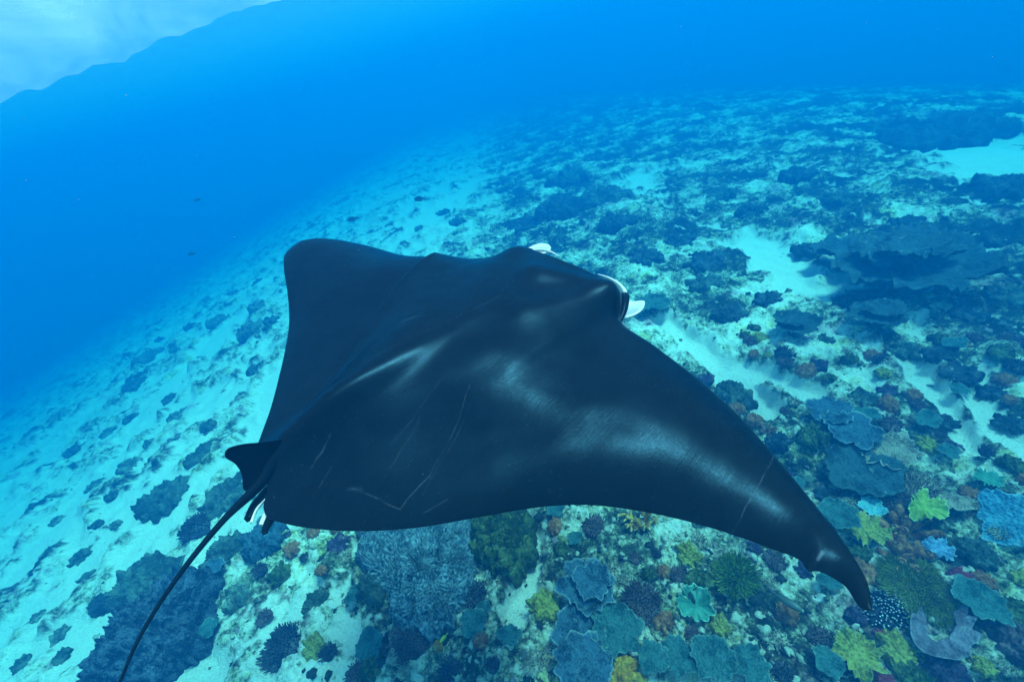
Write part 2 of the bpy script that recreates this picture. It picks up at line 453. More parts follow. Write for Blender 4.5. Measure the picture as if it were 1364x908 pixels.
    d2 = np.min((Ag[..., None] - cl[:, 0]) ** 2 + (Sg[..., None] - cl[:, 1]) ** 2, axis=-1)
    oc_ = np.argsort(cl[:, 0]); scl = np.interp(Ag, cl[oc_, 0], cl[oc_, 1]); ds_ = Sg - scl
    fade_ = sstep(0.10, 0.35, Ag) * (1 - sstep(1.45, 1.75, Ag))
    ridges = ridges + 0.012 * np.exp(-d2 / 0.036 ** 2) + 0.065 * sstep(-0.07, 0.02, ds_) * np.exp(-(np.maximum(0, ds_) / 0.42) ** 2) * fade_
    eye = 0; holl = 0
    # the wing arches over its spar and dips at the rear
    arch = 0.055 * np.exp(-((np.abs(Sg) - 1.02) / 0.34) ** 2) * np.sin(math.pi * C) ** 0.8
    und = 0.012 * fbm(Ag * 2.2, Sg * 2.2, 2, 301)
    und = und * (4 * C * (1 - C)) * span
    mid = Hm + arch + und
    up = mid + wing + body + spine + eye + ridges + holl * shape
    lo = mid - 0.7 * wing - 0.55 * body
    edgez = (C[0] == 0) | (C[0] == 1)
    Vu = np.stack([Ag, Sg, up], -1); Vl = np.stack([Ag, Sg, lo], -1)
    V = np.concatenate([Vu.reshape(-1, 3), Vl.reshape(-1, 3)])
    Q = np.concatenate([grid_faces(ns, nc), grid_faces(ns, nc, off=ns * nc, flip=True)])
    # stitch the nose, the trailing edge and both tips
    a = np.arange(ns - 1); o = ns * nc
    Q = np.concatenate([Q, np.stack([a * nc, o + a * nc, o + (a + 1) * nc, (a + 1) * nc], -1)[:, ::-1],
                        np.stack([a * nc + nc - 1, o + a * nc + nc - 1, o + (a + 1) * nc + nc - 1, (a + 1) * nc + nc - 1], -1)])
    mb = MB(); mb.add(V, Q)
    belly = np.zeros(len(V)); 
    # tail whip, part of the same body
    tl = crom([(0.16, .055, .10), (0.027, 0.067, .075), (-0.083, 0.117, .05), (-0.238, 0.163, .04), (-0.403, 0.232, .02), (-0.515, 0.292, 0), (-0.608, 0.356, -.02), (-0.673, 0.419, -.04),
               (-0.74, 0.50, -.06), (-0.80, 0.62, -.08)], 60)
    rad = np.interp(np.linspace(0, 1, 60), [0, .10, .2, .35, .6, 1], [.055, .048, .026, .013, .008, .003])
    mb.tube(tl, rad, 10)
    # dorsal fin standing at the tail root
    fb = np.array([(0.20, .06, .10), (0.10, .064, .14), (0.02, .06, .19), (-0.05, .05, .235), (-0.095, .045, .245), (-0.115, .05, .225), (-0.105, .06, .17), (-0.11, .08, .12), (-0.135, .11, .075)])
    ff = crom(fb, 40); base = crom([(0.20, .06, .07), (0.06, .065, .05), (-0.135, .115, .05)], 40)
    g = np.linspace(0, 1, 10)
    thick = 0.016 * (1 - g) ** 0.7 + 0.002
    P = base[:, None, :] * (1 - g)[None, :, None] + ff[:, None, :] * g[None, :, None]
    env = np.sin(np.linspace(0, math.pi, 40)) ** 0.5
    P1 = P.copy(); P1[..., 1] += thick[None] * env[:, None]; P2 = P.copy(); P2[..., 1] -= thick[None] * env[:, None]
    nn = 400
    sb_ = [grid_faces(40, 10, flip=False), grid_faces(40, 10, off=nn, flip=True)]
    i = np.arange(39)
    sb_.append(np.stack([i * 10 + 9, nn + i * 10 + 9, nn + (i + 1) * 10 + 9, (i + 1) * 10 + 9], -1))
    mb.add(np.concatenate([P1.reshape(-1, 3), P2.reshape(-1, 3)]), np.concatenate(sb_))
    # head lobes: rolled white paddles hanging in front of each side of the mouth
    def flap(pts, thick=0.012, sag=0.02):
        P = crom(list(pts) + [pts[0]], 41)[:-1]; c_ = P.mean(0); n1 = len(P); g = np.linspace(0, 1, 7)
        V1 = c_ + (P - c_)[None] * g[:, None, None]; V1[..., 2] += sag * (1 - g[:, None] ** 2)
        V2 = V1.copy(); th_ = thick * (1 - 0.8 * g ** 3)[:, None]; V1[..., 2] += th_; V2[..., 2] -= th_
        nn_ = 7 * n1; i_ = np.arange(n1); j_ = (i_ + 1) % n1; b_ = 6 * n1
        mb.add(np.concatenate([V1.reshape(-1, 3), V2.reshape(-1, 3)]), np.concatenate([grid_faces(7, n1, True), grid_faces(7, n1, True, off=nn_, flip=True), np.stack([b_ + i_, b_ + j_, nn_ + b_ + j_, nn_ + b_ + i_], -1)]), m=1)
    flap([(1.99, 0.37, -0.05), (2.075, 0.402, -0.06), (2.094, 0.443, -0.07), (2.145, 0.488, -0.072), (2.106, 0.512, -0.085), (2.059, 0.518, -0.09), (2.011, 0.508, -0.095), (1.955, 0.488, -0.09), (1.90, 0.455, -0.08)])
    flap([(2.02, -0.50, -0.03), (2.148, -0.491, -0.028), (2.215, -0.460, -0.033), (2.232, -0.42, -0.04), (2.218, -0.388, -0.05), (2.17, -0.384, -0.06), (2.08, -0.423, -0.06), (2.0, -0.46, -0.05)])
    # dark rolled rim of each lobe over the white
    for sg in (1, -1):
        rim = crom([(1.80, sg * .545, -.02), (1.90, sg * .505, .0), (1.99, sg * .45, .01), (2.05, sg * .40, -.02), (2.07, sg * .36, -.07), (2.05, sg * .30, -.10)], 24)
        mb.tube(rim, np.interp(np.linspace(0, 1, 24), [0, .3, .6, 1], [.008, .022, .028, .016]), 10, m=0)
        edge_ = crom([(2.075, sg * .17, .03), (2.088, sg * .25, .028), (2.084, sg * .33, .018), (2.058, sg * .395, .004), (2.022, sg * .432, -.02), (1.965, sg * .458, -.035), (1.88, sg * .505, -.03), (1.82, sg * .545, -.022)], 30)
        mb.tube(edge_, np.interp(np.linspace(0, 1, 30), [0, .25, .5, .75, 1], [.003, .010, .016, .008, .003]), 8, m=1)
    # pale lip under the mouth
    mb.tube(crom([(2.03, -.36, -.055), (2.055, -.2, -.05), (2.06, 0, -.05), (2.065, .2, -.05), (2.045, .36, -.055)], 20), 0.03, 8, m=1)
    # small paired lobes either side of the tail
    mb.tube(crom([(-0.06, .125, .0), (-0.10, .13, -.01), (-0.14, .14, -.02), (-0.185, .175, -.03)], 12), np.linspace(.026, .018, 12), 8, m=0, flat=0.5)
    mb.tube(crom([(-0.07, .150, -.004), (-0.11, .150, -.014), (-0.15, .165, -.024), (-0.18, .195, -.034)], 12), np.linspace(.004, .007, 12), 6, m=1, flat=0.5)
    mb.tube(crom([(-0.08, .20, -.01), (-0.12, .22, -.02), (-0.15, .24, -.03)], 10), np.linspace(.018, .012, 10), 8, m=1, flat=0.5)
    mb.tube(crom([(-0.10, .25, -.01), (-0.135, .27, -.02), (-0.155, .285, -.03)], 10), np.linspace(.022, .012, 10), 8, m=0, flat=0.5)
    mb.tube(crom([(-0.03, -.06, .0), (-0.09, -.04, -.02), (-0.14, -.01, -.03)], 10), np.linspace(.026, .014, 10), 8, m=0, flat=0.5)
    # ---- skin
    t = NT('manta_skin')
    pos = t.co
    sep = t.n('ShaderNodeSeparateXYZ'); t.l(pos, sep.inputs[0])
    wob = t.n('ShaderNodeTexNoise'); wob.inputs['Scale'].default_value = 4.0; wob.inputs['Detail'].default_value = 3.0; t.l(pos, wob.inputs['Vector'])
    sw = t.n('ShaderNodeSeparateXYZ'); t.l(wob.outputs['Color'], sw.inputs[0])
    X = t.math('ADD', sep.outputs[0], t.math('MULTIPLY_ADD', sw.outputs[0], 0.05, -0.025)); Y = t.math('ADD', sep.outputs[1], t.math('MULTIPLY_ADD', sw.outputs[1], 0.05, -0.025))
    mp = t.n('ShaderNodeMapping'); t.l(pos, mp.inputs[0]); mp.inputs['Rotation'].default_value = (0, 0, R(38)); mp.inputs['Scale'].default_value = (1.0, 16.0, 2.0)
    st = t.noise(9, 4, 0.6, vec=mp.outputs[0])
    fine = t.noise(60, 3, 0.6); mott = t.noise(1.6, 4, 0.6)
    col = t.mix(t.math('MULTIPLY', mott, 0.6), (0.0015, 0.003, 0.005), (0.004, 0.007, 0.011))
    def seg(x0, y0, x1, y1, w):
        vx, vy = x1 - x0, y1 - y0; L = vx * vx + vy * vy
        dx = t.math('SUBTRACT', X, x0); dy = t.math('SUBTRACT', Y, y0)
        u = t.math('DIVIDE', t.math('ADD', t.math('MULTIPLY', dx, vx), t.math('MULTIPLY', dy, vy)), L, clamp=True)
        ex = t.math('SUBTRACT', dx, t.math('MULTIPLY', u, vx)); ey = t.math('SUBTRACT', dy, t.math('MULTIPLY', u, vy))
        d = t.math('SQRT', t.math('ADD', t.math('MULTIPLY', ex, ex), t.math('MULTIPLY', ey, ey)))
        return t.math('SUBTRACT', 1.0, t.math('DIVIDE', d, w), clamp=True)
    segs = SEGS
    acc = None
    for (x0, y0, x1, y1, w, a_) in segs:
        v = t.math('MULTIPLY', seg(x0, y0, x1, y1, w), a_)
        acc = v if acc is None else t.math('MAXIMUM', acc, v)
    brk = t.ramp(t.noise(22, 4, 0.7), [(0.42, (0, 0, 0)), (0.6, (1, 1, 1))])
    acc = t.math('MULTIPLY', acc, t.math('MULTIPLY_ADD', brk, 0.8, 0.2))
    col = t.mix(t.math('MULTIPLY', acc, 0.32), col, (0.20, 0.24, 0.30))
    # grey freckles of rubbed skin
    fr = t.ramp(t.noise(90, 2, 0.5), [(0.66, (0, 0, 0)), (0.74, (1, 1, 1))])
    col = t.mix(t.math('MULTIPLY', fr, 0.25), col, (0.05, 0.06, 0.075))
    rough = t.math('MULTIPLY_ADD', fine, 0.16, 0.22)
    nrm = t.bump(t.math('ADD', t.math('MULTIPLY', fine, 0.6), st), 0.05, 0.01)
    spk = t.math('MULTIPLY', t.ramp(t.noise(130, 3, 0.7), [(0.30, (0.5, 0.5, 0.5)), (0.7, (1, 1, 1))]), t.ramp(t.noise(7, 5, 0.65), [(0.3, (0.45, 0.45, 0.45)), (0.65, (1, 1, 1))]))
    bs = t.pr(col, rough, t.math('MULTIPLY', spk, 0.17), nrm)
    bs.inputs['Specular Tint'].default_value = (0.22, 0.62, 1.0, 1)
    sk = t.done(bs)
    t2 = NT('manta_white'); wh = t2.mix(t2.noise(12, 3, 0.5), (0.62, 0.62, 0.60), (0.48, 0.50, 0.50)); wht = t2.done(t2.pr(wh, 0.5, 0.4))
    body = mb.build('body', [sk, wht], root)
    tag(root, 'large black manta ray gliding over the reef with white head lobes', 'manta ray')
    return root

# pale scars and creases on the manta's back, in its own plan (forward, right)
SEGS = [
    (1.55, 1.53, 1.13, 1.56, 0.004, 0.4),
    (1.225, 1.80, 1.195, 1.798, 0.008, 1.4),
    (1.45, 0.06, 0.42, -0.06, 0.004, 0.25),
    (0.95, -0.16, 0.86, -0.2, 0.008, 0.5),
    (0.20, 0.42, 0.30, 0.62, 0.005, 0.35), (0.30, 0.62, 0.46, 0.60, 0.005, 0.4), (0.46, 0.60, 0.85, 0.40, 0.004, 0.3), (0.18, 0.40, 0.22, 0.44, 0.012, 0.35),
    (0.40, 0.64, 0.80, 0.46, 0.004, 0.22), (0.36, 0.70, 0.46, 0.72, 0.005, 0.3), (0.42, 0.36, 0.78, 0.28, 0.004, 0.2), (0.30, 0.48, 0.60, 0.34, 0.004, 0.2),
    (0.12, 0.20, 0.25, 0.16, 0.006, 0.35), (0.10, 0.30, 0.18, 0.26, 0.006, 0.25),
    (1.97, 0.27, 1.93, 0.33, 0.016, 0.8), (1.99, 0.31, 1.95, 0.37, 0.012, 0.6),
    (2.02, 0.20, 1.99, 0.40, 0.010, 0.7), (1.99, 0.40, 1.90, 0.475, 0.010, 0.9), (1.90, 0.475, 1.80, 0.545, 0.010, 0.9),
]
manta()

# ------------------------------------------------------------------ coral materials
_mats = {}
def cmat(key, c1, c2, scale=14, bump=0.5, style='noise', rim=None, tip=None, spec=0.15, big=3.0):
    """living coral skin: two pigment tones, polyp relief, optional paler rim or tips (vertex value 'tip')"""
    if key in _mats: return _mats[key]
    t = NT(key)
    n1 = t.noise(scale * 0.35, 5, 0.65); n2 = t.noise(scale * 2.2, 4, 0.65)
    if style == 'polyp': h = t.voro(scale * 4)
    elif style == 'meander':
        w = t.n('ShaderNodeTexWave'); w.inputs['Scale'].default_value = scale; w.inputs['Distortion'].default_value = 14
        w.inputs['Detail'].default_value = 2; w.inputs['Detail Scale'].default_value = 1.4
        t.l(t.co, w.inputs['Vector']); h = w.outputs['Fac']
    else: h = n2
    wt = 0.18 if style == 'polyp' else 0.4
    f = t.math('ADD', t.math('MULTIPLY', n1, 1 - wt), t.math('MULTIPLY', h, wt))
    if style == 'polyp': f = t.math('ADD', f, 0.06)
    col = t.ramp(f, [(0.37, tuple(0.6 * v for v in c1)), (0.47, c1), (0.60, tuple(1.15 * v for v in c2))])
    col = t.mix(t.ramp(t.noise(big, 4, 0.6), [(0.40, (0, 0, 0)), (0.70, (0.55, 0.55, 0.55))]), col, tuple(0.5 * a + 0.5 * b * 0.6 for a, b in zip(c1, c2)))
    if rim or tip:
        a = t.attr('tip').outputs['Fac']
        lo = 0.90 if rim else 0.55
        col = t.mix(t.math('MULTIPLY', t.ramp(a, [(lo, (0, 0, 0)), (1.0, (1, 1, 1))]), t.math('MULTIPLY', t.ramp(n1, [(0.35, (0.15, 0.15, 0.15)), (0.6, (1, 1, 1))]), 0.6 if rim else 0.9)), col, rim or tip)
    # patches of settled sand and turf
    col = t.mix(t.ramp(t.noise(scale * 0.9, 6, 0.7), [(0.60, (0, 0, 0)), (0.72, (0.5, 0.5, 0.5))]), col, (0.42, 0.42, 0.34))
    nrm = t.bump(t.math('ADD', h, t.math('MULTIPLY', n2, 0.5)), bump, 0.02)
    _mats[key] = t.done(t.pr(col, 0.8, spec, nrm)); return _mats[key]

def mat(key):
    return cmat(key, **{
        'slate_blue': dict(c1=(.012, .032, .055), c2=(.05, .10, .14), scale=18, style='polyp', rim=(.42, .50, .46)),
        'teal_plate': dict(c1=(.012, .05, .055), c2=(.045, .115, .11), scale=20, style='polyp', rim=(.26, .34, .28)),
        'dark_plate': dict(c1=(.010, .028, .038), c2=(.035, .075, .085), scale=16, style='polyp', rim=(.06, .09, .09)),
        'grey_brown': dict(c1=(.13, .085, .06), c2=(.34, .25, .18), scale=22, style='polyp', rim=(.42, .38, .32)),
        'blue_maze': dict(c1=(.025, .055, .08), c2=(.16, .23, .29), scale=22, bump=1.0, style='noise', tip=(.46, .54, .56), big=6),
        'green_moss': dict(c1=(.022, .042, .012), c2=(.19, .22, .07), scale=20, bump=1.0, big=6),
        'dark_rock': dict(c1=(.016, .03, .042), c2=(.07, .10, .11), scale=12, bump=1.0),
        'sand_patch': dict(c1=(.07, .10, .085), c2=(.26, .30, .22), scale=14, bump=1.0),
        'outcrop': dict(c1=(.010, .020, .034), c2=(.16, .20, .27), scale=26, bump=1.0, big=9.0),
        'clump': dict(c1=(.03, .055, .05), c2=(.13, .17, .13), scale=12, bump=1.0),
        'lilac_leaf': dict(c1=(.13, .09, .115), c2=(.28, .21, .25), scale=14, bump=1.0, rim=(.55, .52, .50)),
        'yellow_leather': dict(c1=(.14, .12, .018), c2=(.32, .28, .06), scale=14, style='polyp', rim=(.50, .50, .24)),
        'lime_leather': dict(c1=(.22, .27, .035), c2=(.44, .50, .11), scale=10, rim=(.86, .90, .50)),
        'brown_soft': dict(c1=(.26, .085, .035), c2=(.55, .23, .10), scale=16, bump=0.8),
        'mint_leaf': dict(c1=(.045, .18, .13), c2=(.10, .31, .22), scale=12, rim=(.62, .84, .62)),
        'green_anemone': dict(c1=(.05, .10, .01), c2=(.17, .25, .025), scale=14, tip=(.36, .46, .08)),
        'olive_anemone': dict(c1=(.13, .14, .014), c2=(.30, .30, .045), scale=10, tip=(.52, .50, .14)),
        'black_finger': dict(c1=(.02, .018, .035), c2=(.05, .045, .07), scale=14, tip=(.95, .90, .86)),
        'red_brown_finger': dict(c1=(.07, .04, .045), c2=(.18, .10, .10), scale=14, tip=(.42, .32, .30)),
        'dark_finger': dict(c1=(.025, .025, .04), c2=(.08, .07, .085), scale=14, tip=(.20, .19, .20)),
        'cream_finger': dict(c1=(.24, .20, .14), c2=(.50, .44, .32), scale=14, tip=(.80, .74, .62)),
        'orange_branch': dict(c1=(.40, .16, .02), c2=(.66, .36, .06), scale=16, tip=(.85, .62, .25)),
        'yellow_sponge': dict(c1=(.42, .17, .01), c2=(.70, .42, .04), scale=14, bump=1.0),
        'red_sponge': dict(c1=(.26, .03, .06), c2=(.50, .10, .14), scale=14, bump=0.9),
        'purple': dict(c1=(.045, .028, .065), c2=(.13, .085, .14), scale=14, bump=0.9),
        'pale_blue': dict(c1=(.12, .22, .36), c2=(.30, .42, .56), scale=16, bump=0.9, rim=(.70, .80, .85)),
        'sky_plate': dict(c1=(.03, .12, .20), c2=(.09, .24, .32), scale=14, style='polyp', rim=(.40, .60, .66)),
        'turquoise_disc': dict(c1=(.06, .20, .24), c2=(.16, .38, .40), scale=18, style='polyp', rim=(.50, .75, .72)),
        'stalk': dict(c1=(.06, .06, .05), c2=(.22, .21, .16), scale=14, bump=1.0),
    }[key])

def empty(name, p, rz=0.0, tilt=(0, 0)):
    o = link(bpy.data.objects.new(name, None)); o.location = p
    o.rotation_euler = (tilt[0], tilt[1], rz); return o

# ------------------------------------------------------------------ coral builders (local frame, base at the origin)
def ang_noise(th, seed, k=3):
    return fbm(np.cos(th) * k * 0.5 + seed * 3.7, np.sin(th) * k * 0.5 - seed * 1.9, 3, 400 + seed)

def plate_mesh(r, seed, h, dish=0.16, ruf=0.05, lobes=3, thick=0.05, ridge=0.012, asp=1.0, nr=18, na=84, fold=0.0, kf=5, gap=None):
    th = np.arange(na) * 2 * math.pi / na; g = np.linspace(0, 1, nr) ** 0.8
    TH, G = np.meshgrid(th, g)                       # (nr, na)
    Rr = r * (1 + 0.27 * ang_noise(TH, seed, lobes) + 0.05 * ang_noise(TH, seed + 50, lobes * 4))
    if gap: Rr = Rr * (1 - 0.55 * np.exp(-(np.angle(np.exp(1j * (TH - gap[0]))) / gap[1]) ** 2))
    X = Rr * G * np.cos(TH); Y = Rr * G * np.sin(TH) * asp
    Z = h + r * (dish * G ** 2 + ruf * G ** 3 * ang_noise(TH, seed + 9, lobes * 3) * 2 + fold * G ** 2 * np.sin(kf * TH + seed + 1.5 * ang_noise(TH, seed + 3, 2)))
    Z = Z + r * ridge * 3 * (fbm(X / r * 5, Y / r * 5, 3, seed + 70) + 0.7 * np.sin(26 * TH + 6 * ang_noise(TH, seed + 5, 4)) * G)
    ZU = Z - r * thick * (1 - G ** 6 * 0.85) - r * 0.02
    top = np.stack([X, Y, Z], -1).reshape(-1, 3); bot = np.stack([X * 0.985, Y * 0.985, ZU], -1).reshape(-1, 3)
    n = nr * na
    Q = [grid_faces(nr, na, True), grid_faces(nr, na, True, off=n, flip=True)]
    i = np.arange(na); j = (i + 1) % na; b = (nr - 1) * na
    Q.append(np.stack([b + i, n + b + i, n + b + j, b + j], -1))
    return np.concatenate([top, bot]), np.concatenate(Q), np.concatenate([G.ravel(), G.ravel() * 0.5])

def stalk_mesh(r0, r1, h, seed):
    mb = MB(); n = 8
    z = np.linspace(-0.10 - 0.3 * r0, h, n)
    P = np.stack([0.1 * r1 * np.sin(z * 9 + seed), 0.1 * r1 * np.cos(z * 7 + seed), z], -1)
    mb.tube(P, np.interp(np.linspace(0, 1, n), [0, .4, .8, 1], [r0 * 1.5, r0, r0 * 1.1, r1]), 10)
    return mb

def table_coral(name, p, r, m, seed, tiers=1, h=None, tilt=(0, 0), asp=1.0, **kw):
    o = empty(name, p, seed * 1.3, tilt)
    h = h if h is not None else 0.35 * r + 0.05
    for k in range(tiers):
        rr = r * (1 - 0.30 * k); hh = h + 0.22 * r * k
        V, Q, a = plate_mesh(rr, seed * 7 + k, hh, asp=asp, **kw)
        if k: V = V + np.array([0.25 * r * math.cos(seed + 2.1 * k), 0.25 * r * math.sin(seed + 2.1 * k), 0])
        mesh('plate', V, Q, mat(m), o, True, {'tip': a})
    stalk_mesh(0.22 * r, 0.34 * r, h - 0.30 * r, seed).build('stalk', mat('stalk'), o)
    return o

def leather_coral(name, p, r, m, seed, tilt=(0, 0), kf=5, fold=0.28, gap=None, lobes=5):
    o = empty(name, p, seed * 1.7, tilt)
    V, Q, a = plate_mesh(r, seed * 5 + 3, 0.35 * r + 0.04, dish=0.10, ruf=0.14, lobes=lobes, thick=0.12, ridge=0.006, fold=fold, kf=kf, na=110, nr=22, gap=gap)
    mesh('cap', V, Q, mat(m), o, True, {'tip': a})
    stalk_mesh(0.35 * r, 0.55 * r, 0.35 * r, seed).build('stalk', mat(m), o)
    return o

def mound_coral(name, p, r, m, seed, h=0.6, asp=1.0, amp=0.25, freq=2.0, fine=0.08, nr=30, na=72, maze=0.0, rz=None, poly=None, drop=0.25, cell=0.0, ca=0.22):
    th = np.arange(na) * 2 * math.pi / na; g = np.linspace(0, 1, nr)
    TH, G = np.meshgrid(th, g); ph = G * math.pi / 2
    if poly is not None: Rr = poly(TH)
    else: Rr = r * (1 + 0.34 * ang_noise(TH, seed, 4) + 0.12 * ang_noise(TH, seed + 31, 11))
    X = Rr * np.sin(ph) ** 0.85 * np.cos(TH); Y = Rr * np.sin(ph) ** 0.85 * np.sin(TH) * asp
    Z = h * r * np.cos(ph) ** 0.75 - drop * r * G ** 6
    n = amp * fbm(X / r * freq + seed, Y / r * freq, 3, seed + 7) + fine * fbm(X / r * freq * 5, Y / r * freq * 5 + seed, 3, seed + 17)
    if cell:
        f, i = worley(X / r * cell + seed, Y / r * cell, seed + 23); n = n + ca * np.clip(1 - 1.3 * f, 0, 1) ** 0.7 * (0.4 + i)
    a = np.zeros_like(n)
    if maze:
        q = fbm(X / r * 3.2, Y / r * 3.2, 2, seed + 3)
        ang = np.arctan2(Y, X) * 16 + q * 9 + (np.hypot(X, Y) / r) * 5
        rid = np.abs(np.sin(ang + 5 * pn(X / r * 9, Y / r * 9, seed + 5)))
        cells, ids = worley(X / r * 26, Y / r * 26, seed + 41)
        rid = 0.5 * rid + 0.5 * np.clip(1.25 - 1.5 * cells, 0, 1)
        hole, hid = worley(X / r * 3.1 + 4, Y / r * 3.1, seed + 77)
        n = n + maze * rid - 0.10 * np.clip(1 - hole * 5.0, 0, 1) ** 0.6
        a = np.clip(rid, 0, 1)
    rad = np.stack([X * 0.45, Y * 0.45, Z + 0.4 * r], -1); rad /= np.linalg.norm(rad, axis=-1)[..., None] + 1e-9
    V = np.stack([X, Y, Z], -1) + rad * (n * r * (1 - 0.6 * G ** 8))[..., None]
    ob = mesh(name, V.reshape(-1, 3), grid_faces(nr, na, True), mat(m), None, True, {'tip': a.ravel()})
    ob.location = p; ob.rotation_euler = (0, 0, seed * 0.9 if rz is None else rz)
    return ob

def finger_coral(name, p, r, m, seed, n=220, length=0.35, fr=0.035, h=0.45, lean=0.8, k=5, asp=1.0, base='stalk', part='branches', jit=0.25):
    """dome bristling with short fingers: bushy coral or an anemone"""
    o = empty(name, p, seed * 0.7)
    rg = np.random.default_rng(seed)
    mb = MB()
    rim = lambda a: 1 + 0.16 * float(ang_noise(np.array([a]), seed, 3)[0])
    for i in range(n):
        q = math.sqrt((i + 0.5) / n); a = i * 2.39996 + rg.normal(0, .12)
        rr = q * rim(a); x = r * 0.86 * rr * math.cos(a); y = r * 0.86 * rr * math.sin(a) * asp
        z = h * r * math.sqrt(max(0, 1 - q * q)) * 0.9
        d = np.array([math.cos(a) * q * lean, math.sin(a) * q * lean, 1 - 0.45 * q]) + rg.normal(0, jit, 3) * np.array([1, 1, .3]); d /= np.linalg.norm(d)
        L = length * r * rg.uniform(0.7, 1.25); b = rg.normal(0, 0.12, 3) * L
        P0 = np.array([x, y, z]) - d * L * 0.25
        P = [P0, P0 + d * L * 0.55 + b * 0.4, P0 + d * L + b]
        f = fr * r * rg.uniform(0.8, 1.25)
        mb.tube(P, [f * 1.15, f, f * 0.62], k, a=[0.0, 0.35, 1.0])
    ob = mb.build(part, mat(m), o); ob['kind'] = 'stuff'
    th = np.arange(36) * 2 * math.pi / 36; g = np.linspace(0, 1, 9); TH, G = np.meshgrid(th, g)
    Rr = r * 0.88 * (1 + 0.16 * ang_noise(TH, seed, 3))
    V = np.stack([Rr * np.sin(G * 1.57) * np.cos(TH), Rr * np.sin(G * 1.57) * np.sin(TH) * asp, h * r * np.cos(G * 1.57) * 0.85 - 0.25 * r * G ** 5], -1)
    mesh('base', V.reshape(-1, 3), grid_faces(9, 36, True), mat(m), o, True, {'tip': np.zeros(V.shape[0] * V.shape[1])})
    return o

def branch_coral(name, p, r, m, seed, n=9):
    o = empty(name, p, seed)
    rg = random.Random(seed)
    def grow(mb, P, d, L, f, dep):
        Q = [P]; dd = np.array(d)
        for i in range(4):
            dd = dd + np.array([rg.gauss(0, .16), rg.gauss(0, .16), rg.gauss(0, .1)]); dd /= np.linalg.norm(dd); Q.append(Q[-1] + dd * L / 4)
        mb.tube(Q, np.linspace(f, f * 0.6, 5), 6, a=np.linspace(0, 1, 5) * (0.5 if dep else 1))
        if dep:
            for _ in range(3):
                e = dd + np.array([rg.gauss(0, .6), rg.gauss(0, .6), rg.gauss(.1, .3)]); e /= np.linalg.norm(e)
                grow(mb, Q[rg.choice((2, 3, 4))], e, L * 0.6, f * 0.65, dep - 1)
    for i in range(n):
        mb = MB(); a = i * 2.4; q = 0.15 + 0.55 * rg.random()
        grow(mb, np.array([0.12 * r * math.cos(a), 0.12 * r * math.sin(a), -0.05]), np.array([math.cos(a) * q * 1.6, math.sin(a) * q * 1.6, 1.0]) / math.hypot(q * 1.6, 1), r * 0.75, r * 0.11, 1)
        mb.build('branch', mat(m), o)
    return o

def soft_coral(name, p, r, m, seed, n=14):
    """lumpy colony of thick blunt fingers"""
    o = empty(name, p, seed * 0.8); rg = random.Random(seed * 3 + 1)
    for i in range(n):
        a = i * 2.4 + rg.gauss(0, .3); q = math.sqrt((i + .5) / n); mb = MB()
        b = np.array([q * r * .7 * math.cos(a), q * r * .7 * math.sin(a), 0.15 * r * (1 - q)])
        d = np.array([math.cos(a) * q * .9, math.sin(a) * q * .9, .75]); d /= np.linalg.norm(d)
        L = r * rg.uniform(.45, .8)
        P = crom([b - d * L * .3, b + d * L * .3 + np.array([rg.gauss(0, .05), rg.gauss(0, .05), 0]) * r, b + d * L * .8, b + d * L], 9)
        mb.tube(P, r * rg.uniform(.15, .22) * np.array([.9, .95, 1, 1.05, 1.1, 1.1, 1.0, .8, .45]), 10)
        ob = mb.build('lobe', mat(m), o)
    return o

def cup_coral(name, p, r, m, seed, tilt=(0, 0)):
    o = empty(name, p, seed, tilt)
    V, Q, a = plate_mesh(r, seed * 3, 0.18 * r, dish=0.42, ruf=0.10, lobes=4, thick=0.06, ridge=0.004, na=90)
    mesh('cup', V, Q, mat(m), o, True, {'tip': a})
    stalk_mesh(0.25 * r, 0.3 * r, 0.02 * r, seed).build('stalk', mat('stalk'), o)
    return o

